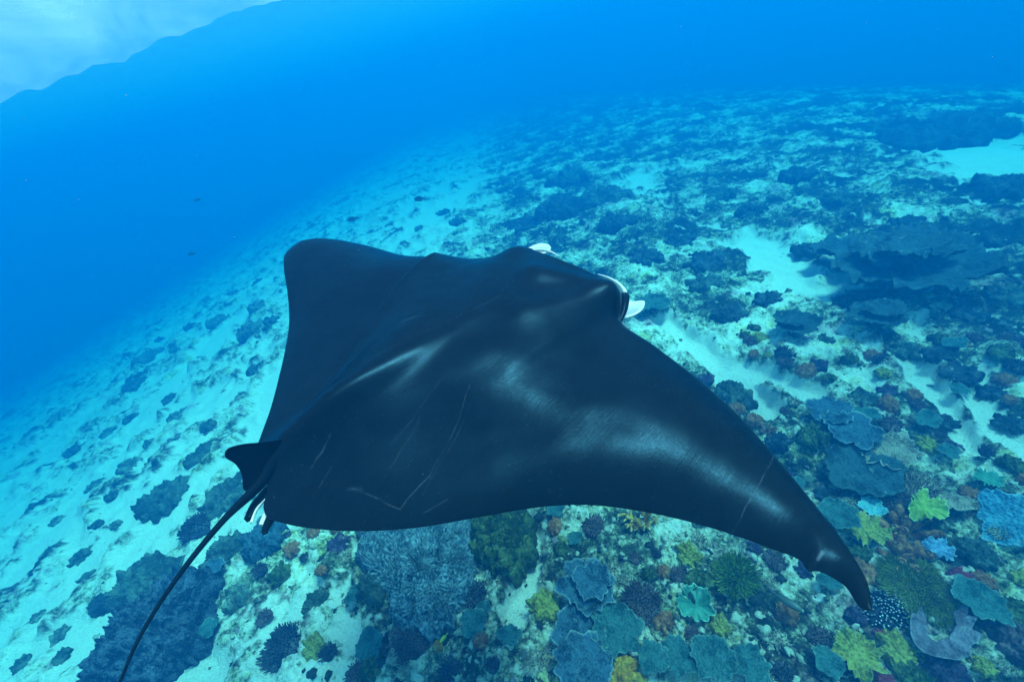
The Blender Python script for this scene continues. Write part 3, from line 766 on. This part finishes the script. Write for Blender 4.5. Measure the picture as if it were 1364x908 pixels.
def leaf_coral(name, pts_px, wpx, m, seed, label=None):
    """upright ruffled blade following a bent line on the reef"""
    G = [ground(*q) for q in pts_px]; c = sum(G, Vector()) / len(G)
    zb = min(q.z for q in G)
    line = crom([((q.x - c.x), (q.y - c.y), 0.0) for q in G], 60); wm = px2m(c, wpx)
    tan = np.gradient(line, axis=0); tan /= np.linalg.norm(tan, axis=1)[:, None]
    nor = np.stack([tan[:, 1], -tan[:, 0], 0 * tan[:, 0]], -1)
    nc = 16; g = np.linspace(0, 1, nc); u = np.linspace(0, 1, 60)
    env = np.clip(np.sin(u * math.pi), 0, 1) ** 0.35
    ruf = np.sin(u * 52 + 1.6 * np.sin(u * 13)) * 0.22 + 0.22 * fbm(u * 9, u * 0, 3, seed)
    P = line[:, None, :] + nor[:, None, :] * (wm * (2.0 * g[None, :] - 1.0 + 0.75 * ruf[:, None] * g[None] ** 2) * (env * (1 + 0.35 * fbm(u * 7, u * 0 + 3, 3, seed + 4)))[:, None])[..., None]
    P[..., 2] += wm * (0.15 + 0.55 * g[None] ** 1.3 + 1.7 * ruf[:, None] * g[None] ** 0.9)
    th = wm * 0.07
    n = 60 * nc; P2 = P.copy(); P2[..., 2] -= th
    Q = [grid_faces(60, nc), grid_faces(60, nc, off=n, flip=True)]; i = np.arange(59)
    for e in (0, nc - 1): Q.append(np.stack([i * nc + e, n + i * nc + e, n + (i + 1) * nc + e, (i + 1) * nc + e], -1))
    A = np.broadcast_to(g[None], (60, nc)).ravel()
    o = empty(name, (c.x, c.y, zb + 0.05))
    mesh('blade', np.concatenate([P.reshape(-1, 3), P2.reshape(-1, 3)]), np.concatenate(Q), mat(m), o, True, {'tip': np.concatenate([A, A])})
    mb = MB(); base = line[6:54:2].copy(); base[:, 2] -= 0.02
    mb.tube(base, wm * 0.3, 8); mb.build('foot', mat('stalk'), o)
    return o

# ------------------------------------------------------------------ the corals one can pick out
PLACED = []
def put(fn, name, px, py, rpx, m, seed, label, cat, group=None, sink=0.0, **kw):
    p = ground(px, py); r = px2m(p, rpx); p.z -= sink * r; PLACED.append((p.x, p.y, r * 0.95 + 0.05))
    o = fn(name, p, r, m, seed, **kw); tag(o, label, cat, group); return o

def poly_radius(c, pts):
    q = [ground(*p) for p in pts]; a = np.array([math.atan2(v.y - c.y, v.x - c.x) for v in q]); d = np.array([math.hypot(v.x - c.x, v.y - c.y) for v in q])
    o = np.argsort(a); a = a[o]; d = d[o]
    a3 = np.concatenate([a - 2 * math.pi, a, a + 2 * math.pi]); d3 = np.concatenate([d, d, d])
    def f(TH):
        w = np.angle(np.exp(1j * TH)); base = np.interp(w, a3, d3)
        return base * (1 + 0.07 * ang_noise(TH, 8, 5) + 0.10 * ang_noise(TH, 9, 16))
    return f

# the broad blue colony under the manta
c0 = ground(568, 770)
o = mound_coral('maze_coral', c0, px2m(c0, 80), 'blue_maze', 4, h=0.34, amp=0.12, freq=1.6, fine=0.02, nr=150, na=260, maze=0.075, rz=0.0, drop=0.2,
                poly=poly_radius(c0, [(498, 660), (488, 708), (492, 765), (520, 800), (532, 830), (560, 850), (605, 846), (625, 805), (640, 760), (642, 700), (620, 660), (560, 640)]))
tag(o, 'broad blue ridged coral colony beneath the rear edge of the manta', 'coral')
c1 = ground(673, 735)
o = mound_coral('boulder_coral', c1, px2m(c1, 45), 'green_moss', 5, h=0.75, amp=0.22, freq=2.0, fine=0.08, nr=60, na=110, rz=0.0, cell=5,
                poly=poly_radius(c1, [(645, 690), (643, 735), (655, 772), (690, 782), (708, 755), (712, 730), (700, 690), (672, 668)]))
tag(o, 'mossy green boulder coral between blue ridged colony and white sand pocket', 'coral')
put(mound_coral, 'boulder_coral', 505, 790, 20, 'clump', 7, 'dull green lump growing on the sandy flank of blue ridged colony', 'coral', h=0.6, cell=7)
put(finger_coral, 'bushy_coral', 636, 800, 20, 'dark_finger', 8, 'dark bushy coral in the gap below mossy green boulder', 'coral', n=200, length=0.3, fr=0.04)
put(mound_coral, 'boulder_coral', 588, 842, 18, 'dark_rock', 9, 'dark lump at the foot of blue ridged colony', 'coral', h=0.6, cell=7)
put(mound_coral, 'brain_coral', 626, 699, 14, 'grey_brown', 6, 'small grey knobbly brain coral wedged beside mossy green boulder', 'coral', h=0.9, cell=9, amp=0.1)
put(finger_coral, 'bushy_coral', 552, 852, 30, 'red_brown_finger', 11, 'dull pink brown bushy coral at the lower end of blue ridged colony', 'coral', n=420, length=0.22, fr=0.022)
put(mound_coral, 'yellow_sponge', 586, 862, 7, 'yellow_sponge', 12, 'tiny bright yellow sponge below the blue ridged colony', 'sponge', h=1.1)
# plates beside the sand pocket
put(table_coral, 'table_coral', 788, 803, 36, 'slate_blue', 21, 'two tiered blue table coral with scalloped edge next to white sand pocket', 'coral', tiers=2, lobes=4)
put(table_coral, 'table_coral', 775, 861, 33, 'slate_blue', 22, 'round slate blue table coral with pale rim, below the two tiered one', 'coral')
put(table_coral, 'table_coral', 826, 858, 32, 'teal_plate', 23, 'teal table coral overlapping a slate blue plate and touching brown bushy coral', 'coral')
put(table_coral, 'table_coral', 785, 905, 38, 'slate_blue', 24, 'slate blue table coral right beside the yellow orange sponge', 'coral')
put(finger_coral, 'bushy_coral', 757, 836, 15, 'dark_finger', 25, 'small dark bushy coral squeezed against the two tiered table coral', 'coral', n=160, length=0.3, fr=0.04)
put(finger_coral, 'bushy_coral', 858, 820, 27, 'red_brown_finger', 26, 'round maroon bushy coral with fine twigs near mint green cup', 'coral', n=420, length=0.3, fr=0.024)
put(mound_coral, 'encrusted_rock', 882, 838, 14, 'brown_soft', 27, 'small rust brown rock leaning on maroon bushy coral', 'rock', h=0.8)
put(mound_coral, 'sponge', 828, 910, 30, 'yellow_sponge', 28, 'yellow orange sponge cushion among the plate corals', 'sponge', h=0.7, asp=0.7, cell=4)
put(branch_coral, 'branching_coral', 855, 700, 30, 'orange_branch', 29, 'orange branching coral peeking out under the manta wing', 'coral')
put(cup_coral, 'cup_coral', 927, 812, 22, 'mint_leaf', 31, 'mint green cup coral with pale wavy lip', 'coral', tilt=(0.15, -0.1))
put(finger_coral, 'sea_anemone', 979, 774, 30, 'green_anemone', 32, 'round green anemone with radiating tentacles under the manta wing', 'anemone', n=620, length=0.34, fr=0.020, lean=1.3, h=0.35, part='tentacles', jit=0.12)
for i, (x, y, r) in enumerate([(905, 888, 24), (950, 893, 27), (998, 898, 24), (872, 893, 20)]):
    put(table_coral, 'plate_coral', x, y, r, 'teal_plate', 40 + i, 'teal plate coral in the row beside the yellow orange sponge', 'coral', 'row of teal plate corals')
# the garden by the wing tip
put(finger_coral, 'sea_anemone', 1220, 788, 48, 'olive_anemone', 51, 'wide olive carpet anemone beside the manta wing tip', 'anemone', n=2600, length=0.15, fr=0.0095, lean=1.0, h=0.28, part='tentacles', jit=0.22, asp=1.0)
put(finger_coral, 'finger_coral', 1180, 814, 26, 'black_finger', 52, 'dark coral cushion dotted with white finger tips beside olive anemone', 'coral', n=150, length=0.30, fr=0.05, h=0.5, lean=0.5, k=6, jit=0.05, asp=1.25)
o = leaf_coral('leaf_coral', [(1226, 822), (1219, 842), (1226, 864), (1250, 874), (1272, 866), (1281, 842), (1272, 818)], 12, 'lilac_leaf', 53)
tag(o, 'lilac grey ruffled leaf coral curling in a crescent below olive anemone', 'coral')
put(leather_coral, 'leather_coral', 1137, 880, 27, 'yellow_leather', 54, 'yellow green leather coral with folded lobes below the manta wing tip', 'coral')
put(leather_coral, 'leather_coral', 1150, 712, 24, 'yellow_leather', 55, 'mustard leather coral with knobbly folds touching the manta wing', 'coral', kf=6)
put(leather_coral, 'leather_coral', 1224, 687, 23, 'lime_leather', 56, 'bright lime yellow leather coral with jagged lobes', 'coral', kf=4, fold=0.3, gap=(1.2, 0.8))
put(soft_coral, 'soft_coral', 1210, 706, 30, 'brown_soft', 57, 'brown soft coral with blunt fingers below the lime leather coral', 'coral', n=16)
put(soft_coral, 'soft_coral', 1200, 739, 30, 'brown_soft', 58, 'reddish brown soft coral with thick lobes just above olive anemone', 'coral', n=12)
put(leather_coral, 'lettuce_coral', 1248, 738, 16, 'pale_blue', 59, 'small pale blue crinkled coral at the corner of olive anemone', 'coral', kf=7, fold=0.25)
put(table_coral, 'disc_coral', 1160, 681, 15, 'turquoise_disc', 60, 'small turquoise disc coral above the mustard leather coral', 'coral')
put(finger_coral, 'table_coral', 1221, 648, 34, 'grey_brown', 61, 'grey brown table coral covered in fine branchlets', 'coral', n=620, length=0.16, fr=0.018, h=0.28, lean=0.8)
put(finger_coral, 'bushy_coral', 1181, 662, 25, 'red_brown_finger', 62, 'dark reddish bushy coral between grey brown table and turquoise disc', 'coral', n=330, length=0.26, fr=0.026)
put(table_coral, 'table_coral', 1180, 612, 36, 'grey_brown', 63, 'flat brown plate coral above the grey brown branchlet table', 'coral', asp=0.8)
put(table_coral, 'table_coral', 1141, 637, 42, 'dark_plate', 64, 'large dark navy plate coral next to the manta wing', 'coral')
put(table_coral, 'table_coral', 1268, 684, 19, 'grey_brown', 65, 'small oval grey plate coral beside the lime leather coral', 'coral', asp=0.7)
put(leather_coral, 'leaf_coral', 1310, 652, 14, 'mint_leaf', 66, 'small sea green leaf coral standing alone on rubble', 'coral', kf=3, fold=0.15)
put(table_coral, 'plate_coral', 1352, 700, 36, 'sky_plate', 67, 'light blue upright plate coral at the reef edge', 'coral', tilt=(0.5, -0.3))
put(mound_coral, 'brain_coral', 1306, 778, 13, 'brown_soft', 68, 'small round brown knobbly coral beside teal plate', 'coral', h=0.9, cell=6)
put(mound_coral, 'red_sponge', 1275, 775, 13, 'red_sponge', 69, 'crimson encrusting sponge right of olive anemone', 'sponge', h=0.6, cell=4)
put(table_coral, 'plate_coral', 1297, 812, 25, 'teal_plate', 70, 'dark teal plate coral beside lilac leaf coral', 'coral', asp=1.2)
put(mound_coral, 'purple_sponge', 1138, 824, 11, 'purple', 71, 'purple lumpy sponge beneath the manta wing tip', 'sponge', h=0.8, cell=4)
put(mound_coral, 'boulder_coral', 1354, 856, 26, 'red_brown_finger', 72, 'dusky mauve boulder coral beyond the lilac leaf coral', 'coral', h=0.7, cell=8)
put(mound_coral, 'boulder_coral', 1262, 895, 22, 'purple', 73, 'dark plum boulder coral below the lilac leaf coral', 'coral', h=0.7, cell=7)
put(mound_coral, 'red_sponge', 1172, 902, 15, 'red_sponge', 74, 'wine red sponge next to the yellow green leather coral', 'sponge', h=0.5, cell=4)
put(mound_coral, 'purple_sponge', 1170, 848, 7, 'red_sponge', 75, 'tiny magenta sponge below the white tipped coral cushion', 'sponge', h=0.7)
put(finger_coral, 'cream_coral', 1133, 676, 13, 'cream_finger', 76, 'small cream bushy coral beside the turquoise disc', 'coral', n=110, length=0.3, fr=0.05)
put(finger_coral, 'cream_coral', 1330, 712, 16, 'cream_finger', 77, 'cream branching tuft leaning on the light blue plate', 'coral', n=130, length=0.3, fr=0.045)
put(table_coral, 'table_coral', 1112, 702, 22, 'teal_plate', 78, 'flat green teal coral tucked behind the manta wing', 'coral')
put(mound_coral, 'boulder_coral', 1172, 700, 12, 'slate_blue', 79, 'small slate blue boulder coral between mustard leather and brown soft coral', 'coral', h=0.8, cell=7)
put(mound_coral, 'boulder_coral', 1300, 740, 20, 'clump', 80, 'dark green boulder coral behind the crimson sponge', 'coral', h=0.6, cell=5)
# beyond the manta on the rubble slope
put(table_coral, 'table_coral', 1131, 588, 34, 'slate_blue', 91, 'dark blue plate coral, widest of the pair near the wing', 'coral', asp=0.9)
put(table_coral, 'table_coral', 1103, 563, 26, 'slate_blue', 92, 'dark blue plate coral half hidden behind a wider one near the wing', 'coral')
put(mound_coral, 'boulder_coral', 1082, 590, 18, 'green_moss', 93, 'dull green boulder coral against the pair of dark blue plates', 'coral', h=0.6, cell=5)
put(soft_coral, 'soft_coral', 1021, 575, 11, 'brown_soft', 94, 'small rusty soft coral at the manta wing front edge', 'coral', n=9)
put(mound_coral, 'boulder_coral', 1036, 588, 14, 'dark_rock', 95, 'small dark boulder coral beside the rusty soft coral', 'coral', h=0.6, cell=5)
put(mound_coral, 'boulder_coral', 977, 528, 24, 'clump', 96, 'dark green coral clump beside the narrow white sand streak', 'coral', h=0.5, cell=5)
put(table_coral, 'table_coral', 868, 413, 21, 'teal_plate', 97, 'round green table coral right behind the white head lobe', 'coral')
put(table_coral, 'table_coral', 1206, 385, 72, 'dark_plate', 98, 'very large dark table coral colony out on the slope', 'coral', tiers=3, lobes=4, asp=1.1, ruf=0.09)
put(table_coral, 'table_coral', 1126, 348, 34, 'dark_plate', 99, 'dark table coral adjoining the very large dark colony', 'coral', tiers=2)
put(table_coral, 'table_coral', 1163, 444, 30, 'dark_plate', 100, 'flat dark table coral in front of the very large colony', 'coral', tiers=2)
put(table_coral, 'table_coral', 1057, 452, 27, 'dark_plate', 101, 'dark plate coral behind the lone dark fish', 'coral', tiers=2)
GRP = 'dark coral heads scattered over the rubble slope'
for i, (x, y, r) in enumerate([(942, 346, 24), (940, 380, 20), (972, 420, 20), (1027, 402, 18), (1203, 470, 17), (1247, 484, 15), (1279, 507, 20), (1151, 535, 16), (1322, 518, 15), (1352, 562, 17),
                               (1099, 455, 10), (1331, 252, 34), (1240, 178, 62), (1190, 172, 30), (860, 345, 20), (905, 322, 18), (800, 268, 34), (745, 285, 30), (700, 300, 24), (760, 240, 26), (820, 300, 22), (1290, 420, 18), (1340, 400, 22),
                               (1075, 330, 16), (1000, 280, 18), (1120, 270, 20), (1210, 300, 20), (1300, 330, 20), (960, 260, 18), (1060, 240, 20), (1030, 600, 8), (1070, 640, 14), (1095, 660, 12), (1255, 560, 14), (1220, 580, 12)]):
    put(mound_coral, 'rounded_coral', x, y, r, ('dark_rock', 'clump', 'dark_rock')[i % 3], 110 + i, ('broad ' if r >= 20 else 'small ') + ('bluish dark', 'greenish dark', 'bluish dark')[i % 3] + ' rounded coral on the rubble slope beyond the manta', 'coral', GRP, h=0.26 + 0.14 * (i % 3) / 2, cell=4 + i % 3, amp=0.22, fine=0.05, sink=0.06, ca=0.09)
# left of the manta, on the sand
c2 = ground(212, 848)
o = mound_coral('coral_bommie', c2, px2m(c2, 64), 'outcrop', 150, h=0.8, amp=0.28, freq=1.8, fine=0.10, nr=110, na=200, cell=11)
tag(o, 'big dark blue coral outcrop under the tip of the manta tail', 'coral outcrop')
put(mound_coral, 'boulder_coral', 190, 775, 36, 'clump', 151, 'dark green coral shelf joined to the big outcrop beneath the tail', 'coral', h=0.5, cell=5)
put(mound_coral, 'boulder_coral', 133, 803, 14, 'dark_rock', 152, 'small dark coral knob at the sandy side of the big outcrop', 'coral', h=0.7, cell=4)
put(finger_coral, 'bushy_coral', 265, 706, 22, 'dark_finger', 153, 'dark bushy coral on sand beside the middle of the tail', 'coral', n=240, length=0.26, fr=0.04)
put(table_coral, 'table_coral', 292, 763, 15, 'slate_blue', 154, 'small round blue plate coral just off the tail', 'coral')
put(table_coral, 'table_coral', 276, 838, 15, 'teal_plate', 155, 'small pale ringed plate coral against the big outcrop', 'coral')
put(mound_coral, 'boulder_coral', 358, 722, 27, 'slate_blue', 156, 'smooth blue boulder coral below the paired fins at the tail root', 'coral', h=0.6, cell=8)
put(mound_coral, 'boulder_coral', 300, 735, 24, 'clump', 157, 'dull green boulder coral alongside the tail', 'coral', h=0.45, cell=5)
put(mound_coral, 'boulder_coral', 304, 664, 28, 'clump', 158, 'dark turquoise coral patch just behind the dorsal fin', 'coral', h=0.35, cell=6)
put(finger_coral, 'bushy_coral', 372, 855, 32, 'dark_finger', 159, 'dark blue bushy coral thicket between big outcrop and blue ridged colony', 'coral', n=300, length=0.24, fr=0.03)
put(mound_coral, 'boulder_coral', 420, 800, 18, 'clump', 160, 'low dull green coral lump between bushy thicket and blue ridged colony', 'coral', h=0.4, cell=6)
put(mound_coral, 'coral_slab', 272, 598, 18, 'clump', 161, 'long narrow dark coral slab lying on bright sand', 'coral', h=0.35, asp=0.45, rz=R(52))
put(mound_coral, 'boulder_coral', 215, 667, 29, 'clump', 162, 'largest rounded dark coral patch on the white sand', 'coral', h=0.4, cell=5)
GRP = 'dark coral clumps dotted over the pale sand slope'
for i, (x, y, r) in enumerate([(289, 431, 13), (253, 435, 8), (343, 413, 11), (362, 428, 9), (336, 442, 19), (210, 450, 6), (198, 476, 18), (181, 514, 14), (232, 467, 8), (224, 529, 10), (232, 550, 12), (278, 568, 9), (198, 588, 9),
                               (338, 488, 13), (318, 522, 7), (171, 553, 9), (173, 622, 15), (258, 612, 12), (71, 693, 9), (107, 739, 11), (115, 766, 10), (70, 736, 8), (73, 841, 11), (77, 871, 10), (42, 817, 9), (234, 746, 10), (315, 788, 18),
                               (150, 660, 9), (120, 640, 10), (95, 600, 9), (140, 570, 10), (20, 880, 10), (560, 305, 8), (590, 280, 9), (520, 300, 7), (610, 300, 9), (310, 390, 9), (345, 375, 8), (265, 480, 8), (300, 470, 7), (155, 700, 8), (130, 700, 7)]):
    put(mound_coral, 'coral_clump', x, y, r, ('sand_patch', 'clump')[i % 2], 200 + i, ('broad ' if r >= 12 else 'small ') + ('pale greenish', 'dark greenish')[i % 2] + ' coral clump dotting the pale sand slope', 'coral', GRP, h=0.28 + 0.2 * (i % 3) / 2, cell=5, amp=0.26, fine=0.07, ca=0.12, asp=0.8 + 0.1 * (i % 4), nr=22, na=56)

# ------------------------------------------------------------------ small growth between the big corals
def copy_tree(o, parent=None):
    c = o.copy(); sc.collection.objects.link(c); c.parent = parent
    for ch in list(o.children): copy_tree(ch, c)
    return c

def small_growth():
    taken = PLACED + [(c0.x, c0.y, 0.55), (c1.x, c1.y, 0.32), (c2.x, c2.y, 0.6)] + [(ground(x, y).x, ground(x, y).y, 0.14) for x, y in ((1226, 845), (1250, 868), (1275, 845))]
    kinds = [
        (lambda p: mound_coral('nub_coral', p, 0.07, 'brown_soft', 401, h=0.8, cell=5, nr=20, na=44), 'little rust brown coral nub growing out of the reef crust', 22),
        (lambda p: finger_coral('tuft_coral', p, 0.075, 'dark_finger', 402, n=70, length=0.4, fr=0.06), 'little dark twiggy coral tuft on the reef crust', 13),
        (lambda p: finger_coral('tuft_coral', p, 0.065, 'cream_finger', 403, n=60, length=0.4, fr=0.06), 'little cream coral tuft with pale tips on the reef crust', 20),
        (lambda p: mound_coral('crust_coral', p, 0.085, 'purple', 404, h=0.35, cell=5, nr=20, na=44), 'little purple crust coral hugging the reef', 11),
        (lambda p: mound_coral('nub_coral', p, 0.085, 'green_moss', 405, h=0.6, cell=5, nr=20, na=44), 'little moss green coral nub on the reef crust', 17),
        (lambda p: table_coral('plate_coral', p, 0.09, 'teal_plate', 406, na=48, nr=10), 'little teal plate coral perched on the reef crust', 16),
        (lambda p: mound_coral('nub_coral', p, 0.075, 'yellow_leather', 407, h=0.6, cell=6, nr=20, na=44), 'little mustard coral nub on the reef crust', 14),
        (lambda p: finger_coral('tuft_coral', p, 0.08, 'red_brown_finger', 408, n=80, length=0.32, fr=0.05), 'little maroon coral tuft on the reef crust', 20)]
    for mk, label, n in kinds:
        proto = None; k = 0
        for _ in range(600):
            if k >= n: break
            if rng.random() < 0.6: px, py = rng.uniform(330, 1364), rng.uniform(690, 906)
            else: px, py = rng.uniform(930, 1364), rng.uniform(440, 700)
            if px < 1165 and py < 690 and py > 440 + (px - 840) * 1.1: continue
            p = ground(px, py)
            if float(height(np.array([p.x]), np.array([p.y]), True)[1][0]) > 0.6: continue
            if any((p.x - x) ** 2 + (p.y - y) ** 2 < r * r for x, y, r in taken): continue
            taken.append((p.x, p.y, 0.10))
            if proto is None: o = proto = mk(p)
            else: o = copy_tree(proto); o.location = p
            f = rng.uniform(0.6, 1.25); o.scale = (f, f * rng.uniform(0.8, 1.2), f); o.rotation_euler = (rng.uniform(-.2, .2), rng.uniform(-.2, .2), rng.uniform(0, 6.28))
            tag(o, label, 'coral', 'small corals growing between the large ones'); k += 1
small_growth()

# ------------------------------------------------------------------ rubble
def build_rubble():
    t = NT('rubble')
    tone = t.attr('tip').outputs['Fac']
    col = t.ramp(tone, [(0.0, (.03, .04, .04)), (0.2, (.12, .13, .09)), (0.42, (.42, .40, .30)), (0.62, (.52, .49, .38)), (0.90, (.30, .22, .22)), (0.95, (.34, .32, .16)), (0.98, (.12, .14, .16))], 'CONSTANT')
    n = t.noise(40, 6, 0.7); col = t.mix(0.7, col, t.ramp(n, [(0.3, (.25, .25, .25)), (0.6, (1, 1, 1))]), 'MULTIPLY')
    m = t.done(t.pr(col, 0.9, 0.1, t.bump(n, 0.8, 0.015)))
    ph = (1 + 5 ** 0.5) / 2
    iv = np.array([(-1, ph, 0), (1, ph, 0), (-1, -ph, 0), (1, -ph, 0), (0, -1, ph), (0, 1, ph), (0, -1, -ph), (0, 1, -ph), (ph, 0, -1), (ph, 0, 1), (-ph, 0, -1), (-ph, 0, 1)]); iv /= np.linalg.norm(iv[0])
    it = [(0, 11, 5), (0, 5, 1), (0, 1, 7), (0, 7, 10), (0, 10, 11), (1, 5, 9), (5, 11, 4), (11, 10, 2), (10, 7, 6), (7, 1, 8), (3, 9, 4), (3, 4, 2), (3, 2, 6), (3, 6, 8), (3, 8, 9), (4, 9, 5), (2, 4, 11), (6, 2, 10), (8, 6, 7), (9, 8, 1)]
    vs = [tuple(v) for v in iv]; cache = {}; tt = []
    def midp(a, b):
        k = (min(a, b), max(a, b))
        if k not in cache:
            v = (np.array(vs[a]) + np.array(vs[b])); v /= np.linalg.norm(v); vs.append(tuple(v)); cache[k] = len(vs) - 1
        return cache[k]
    for a, b, c in it:
        x, y, z = midp(a, b), midp(b, c), midp(c, a); tt += [(a, x, z), (b, y, x), (c, z, y), (x, y, z)]
    U = np.array(vs); Tt = np.array(tt)
    N = 5000
    d = np.exp(nrg.uniform(math.log(1.3), math.log(11.5), N)); az = nrg.uniform(R(-62), R(68), N)
    X = d * np.sin(az); Y = d * np.cos(az); Z, S = height(X, Y, True)
    keep = nrg.random(N) < np.where(S > 0.5, 0.22, 1.0)
    X, Y, Z, S, d = X[keep], Y[keep], Z[keep], S[keep], d[keep]; N = len(X)
    size = np.minimum(0.04, np.exp(nrg.normal(math.log(0.014), 0.45, N)) * np.where(S > 0.5, 0.6, 1) * (1 + d * 0.06))
    VV = np.repeat(U[None], N, 0)
    ns = nrg.normal(0, 0.30, (N, len(U), 1)); VV = VV * (1 + ns)
    sc3 = nrg.uniform(0.6, 1.4, (N, 1, 3)) * np.array([1, 1, 0.7]); VV = VV * sc3 * size[:, None, None]
    VV += np.stack([X, Y, Z - size * 0.15], -1)[:, None, :]
    TT = (Tt[None] + (np.arange(N) * len(U))[:, None, None]).reshape(-1, 3)
    tone_v = np.repeat(nrg.random(N), len(U))
    ob = mesh('coral_rubble', VV.reshape(-1, 3), TT, m, None, True, {'tip': tone_v})
    tag(ob, 'loose broken coral pieces strewn over the sea floor', 'rubble', kind='stuff')
build_rubble()

# ------------------------------------------------------------------ fish
def fish_mesh(L, deep=0.34, fat=0.15, fork=0.5):
    mb = MB(); n = 16; k = 12
    u = np.linspace(0, 1, n); prof = np.clip(np.sin(np.pi * np.clip(u, 0, 1) ** 0.72), 0, 1) ** 0.75
    hh = deep * L * 0.5 * np.maximum(prof, 0.05) * np.where(u > .85, 0.9, 1) + 0.012 * L; ww = fat * L * 0.5 * np.maximum(prof, 0.04) + 0.004 * L
    th = np.arange(k) * 2 * math.pi / k
    V = np.stack([np.repeat((0.5 - u) * L * 0.82, k), (ww[:, None] * np.cos(th)).ravel(), (hh[:, None] * np.sin(th)).ravel()], -1)
    V = np.concatenate([V, [[0.5 * L * 0.82 + 0.01 * L, 0, 0], [-0.41 * L, 0, 0]]])
    i = np.arange(k); j = (i + 1) % k
    T = np.concatenate([np.stack([j, i, np.full(k, n * k)], -1), np.stack([(n - 1) * k + i, (n - 1) * k + j, np.full(k, n * k + 1)], -1)])
    mb.add(V, grid_faces(n, k, True), T)
    def fin(P, w=0.008):
        P = np.array(P, float) * L; q = len(P); A = P.copy(); B = P.copy(); A[:, 1] += w * L; B[:, 1] -= w * L
        c = P.mean(0); VV = np.concatenate([A, B, [c + (0, w * L, 0)], [c - (0, w * L, 0)]])
        i = np.arange(q); j = (i + 1) % q
        mb.add(VV, np.stack([i, q + i, q + j, j], -1), np.concatenate([np.stack([i, j, np.full(q, 2 * q)], -1), np.stack([q + j, q + i, np.full(q, 2 * q + 1)], -1)]))
    fin([(-.37, 0, .03), (-.46, 0, .11), (-.56, 0, .17), (-.52, 0, .06), (-.49, 0, 0), (-.52, 0, -.06), (-.56, 0, -.17), (-.46, 0, -.11), (-.37, 0, -.03)])
    fin([(.18, 0, deep * .42), (.05, 0, deep * .66), (-.12, 0, deep * .62), (-.28, 0, deep * .42), (-.30, 0, deep * .12), (-.1, 0, deep * .3)])
    fin([(.0, 0, -deep * .40), (-.12, 0, -deep * .64), (-.26, 0, -deep * .44), (-.30, 0, -deep * .12), (-.1, 0, -deep * .3)])
    return mb

def fish_mat(key, c1, c2):
    t = NT(key); sep = t.n('ShaderNodeSeparateXYZ'); t.l(t.co, sep.inputs[0])
    col = t.mix(t.noise(30, 3, .6), c1, c2); return t.done(t.pr(col, 0.4, 0.4))
FM = {'dark': fish_mat('dark_scales', (.010, .014, .022), (.03, .04, .05)), 'yellow': fish_mat('yellow_scales', (.75, .60, .03), (.85, .72, .08)), 'brown': fish_mat('brown_scales', (.05, .06, .05), (.13, .13, .09))}
def fish(px, py, dist, lpx, heading, m, label, group=None, name='reef_fish', deep=0.36, fat=0.15, dz=None):
    d = ray(px, py); p = CAM + d * dist
    if dz is not None:
        g = ground(px, py); t = (np.array(g) - CAM); p = CAM + t * (1 - dz / (CAM[2] - g.z))
    L = px2m(p, lpx)
    o = fish_mesh(L, deep, fat).build(name, FM[m])
    o.location = p; o.rotation_euler = (R(rng.uniform(-8, 8)), R(rng.uniform(-8, 8)), R(heading))
    tag(o, label, 'fish', group); return o
G = 'dark fish in open water'
fish(558, 265, 9.0, 17, 160, 'dark', 'small dark fish hovering in open water above the far sand', G)
fish(469, 292, 9.5, 15, 170, 'dark', 'small dark fish hovering in open water above the far sand', G)
fish(255, 338, 10.5, 11, 190, 'dark', 'tiny dark fish far out in the blue water off the slope', 'distant fish in the blue')
fish(263, 266, 11.5, 9, 40, 'dark', 'tiny dark fish far out in the blue water off the slope', 'distant fish in the blue')
fish(1044, 474, 5.6, 28, 150, 'dark', 'lone dark oval fish over the rubble beside the white sand streak', deep=0.5)
fish(889, 401, 6.6, 15, 185, 'dark', 'little black fish just beyond the green table coral', deep=0.5)
fish(592, 852, 0, 15, 215, 'yellow', 'tiny yellow fish hanging over the lower end of blue ridged colony', deep=0.5, dz=0.22)
fish(1047, 800, 0, 48, 300, 'brown', 'slender brown fish resting above pale rubble below the manta wing', name='slender_fish', deep=0.20, fat=0.22, dz=0.15)

# ------------------------------------------------------------------ drifting specks
def build_specks():
    t = NT('speck'); m = t.done(t.pr((0.30, 0.34, 0.36), 0.7, 0.1))
    mb = MB(); oc = np.array([(1, 0, 0), (-1, 0, 0), (0, 1, 0), (0, -1, 0), (0, 0, 1), (0, 0, -1)], float)
    T = np.array([(0, 2, 4), (2, 1, 4), (1, 3, 4), (3, 0, 4), (2, 0, 5), (1, 2, 5), (3, 1, 5), (0, 3, 5)])
    for i in range(420):
        d = ray(rng.uniform(-200, 1560), rng.uniform(-200, 1100)); p = CAM + d * rng.uniform(1.0, 3.4)
        if p[2] < 0.4 or p[2] > 4.1: continue
        mb.add(oc * rng.uniform(0.0004, 0.0009) * np.array([1, rng.uniform(.5, 1.5), rng.uniform(.6, 2.2)]) + p, None, T)
    tag(mb.build('drifting_specks', m), 'fine pale plankton specks drifting in the water', 'plankton', kind='stuff')
build_specks()
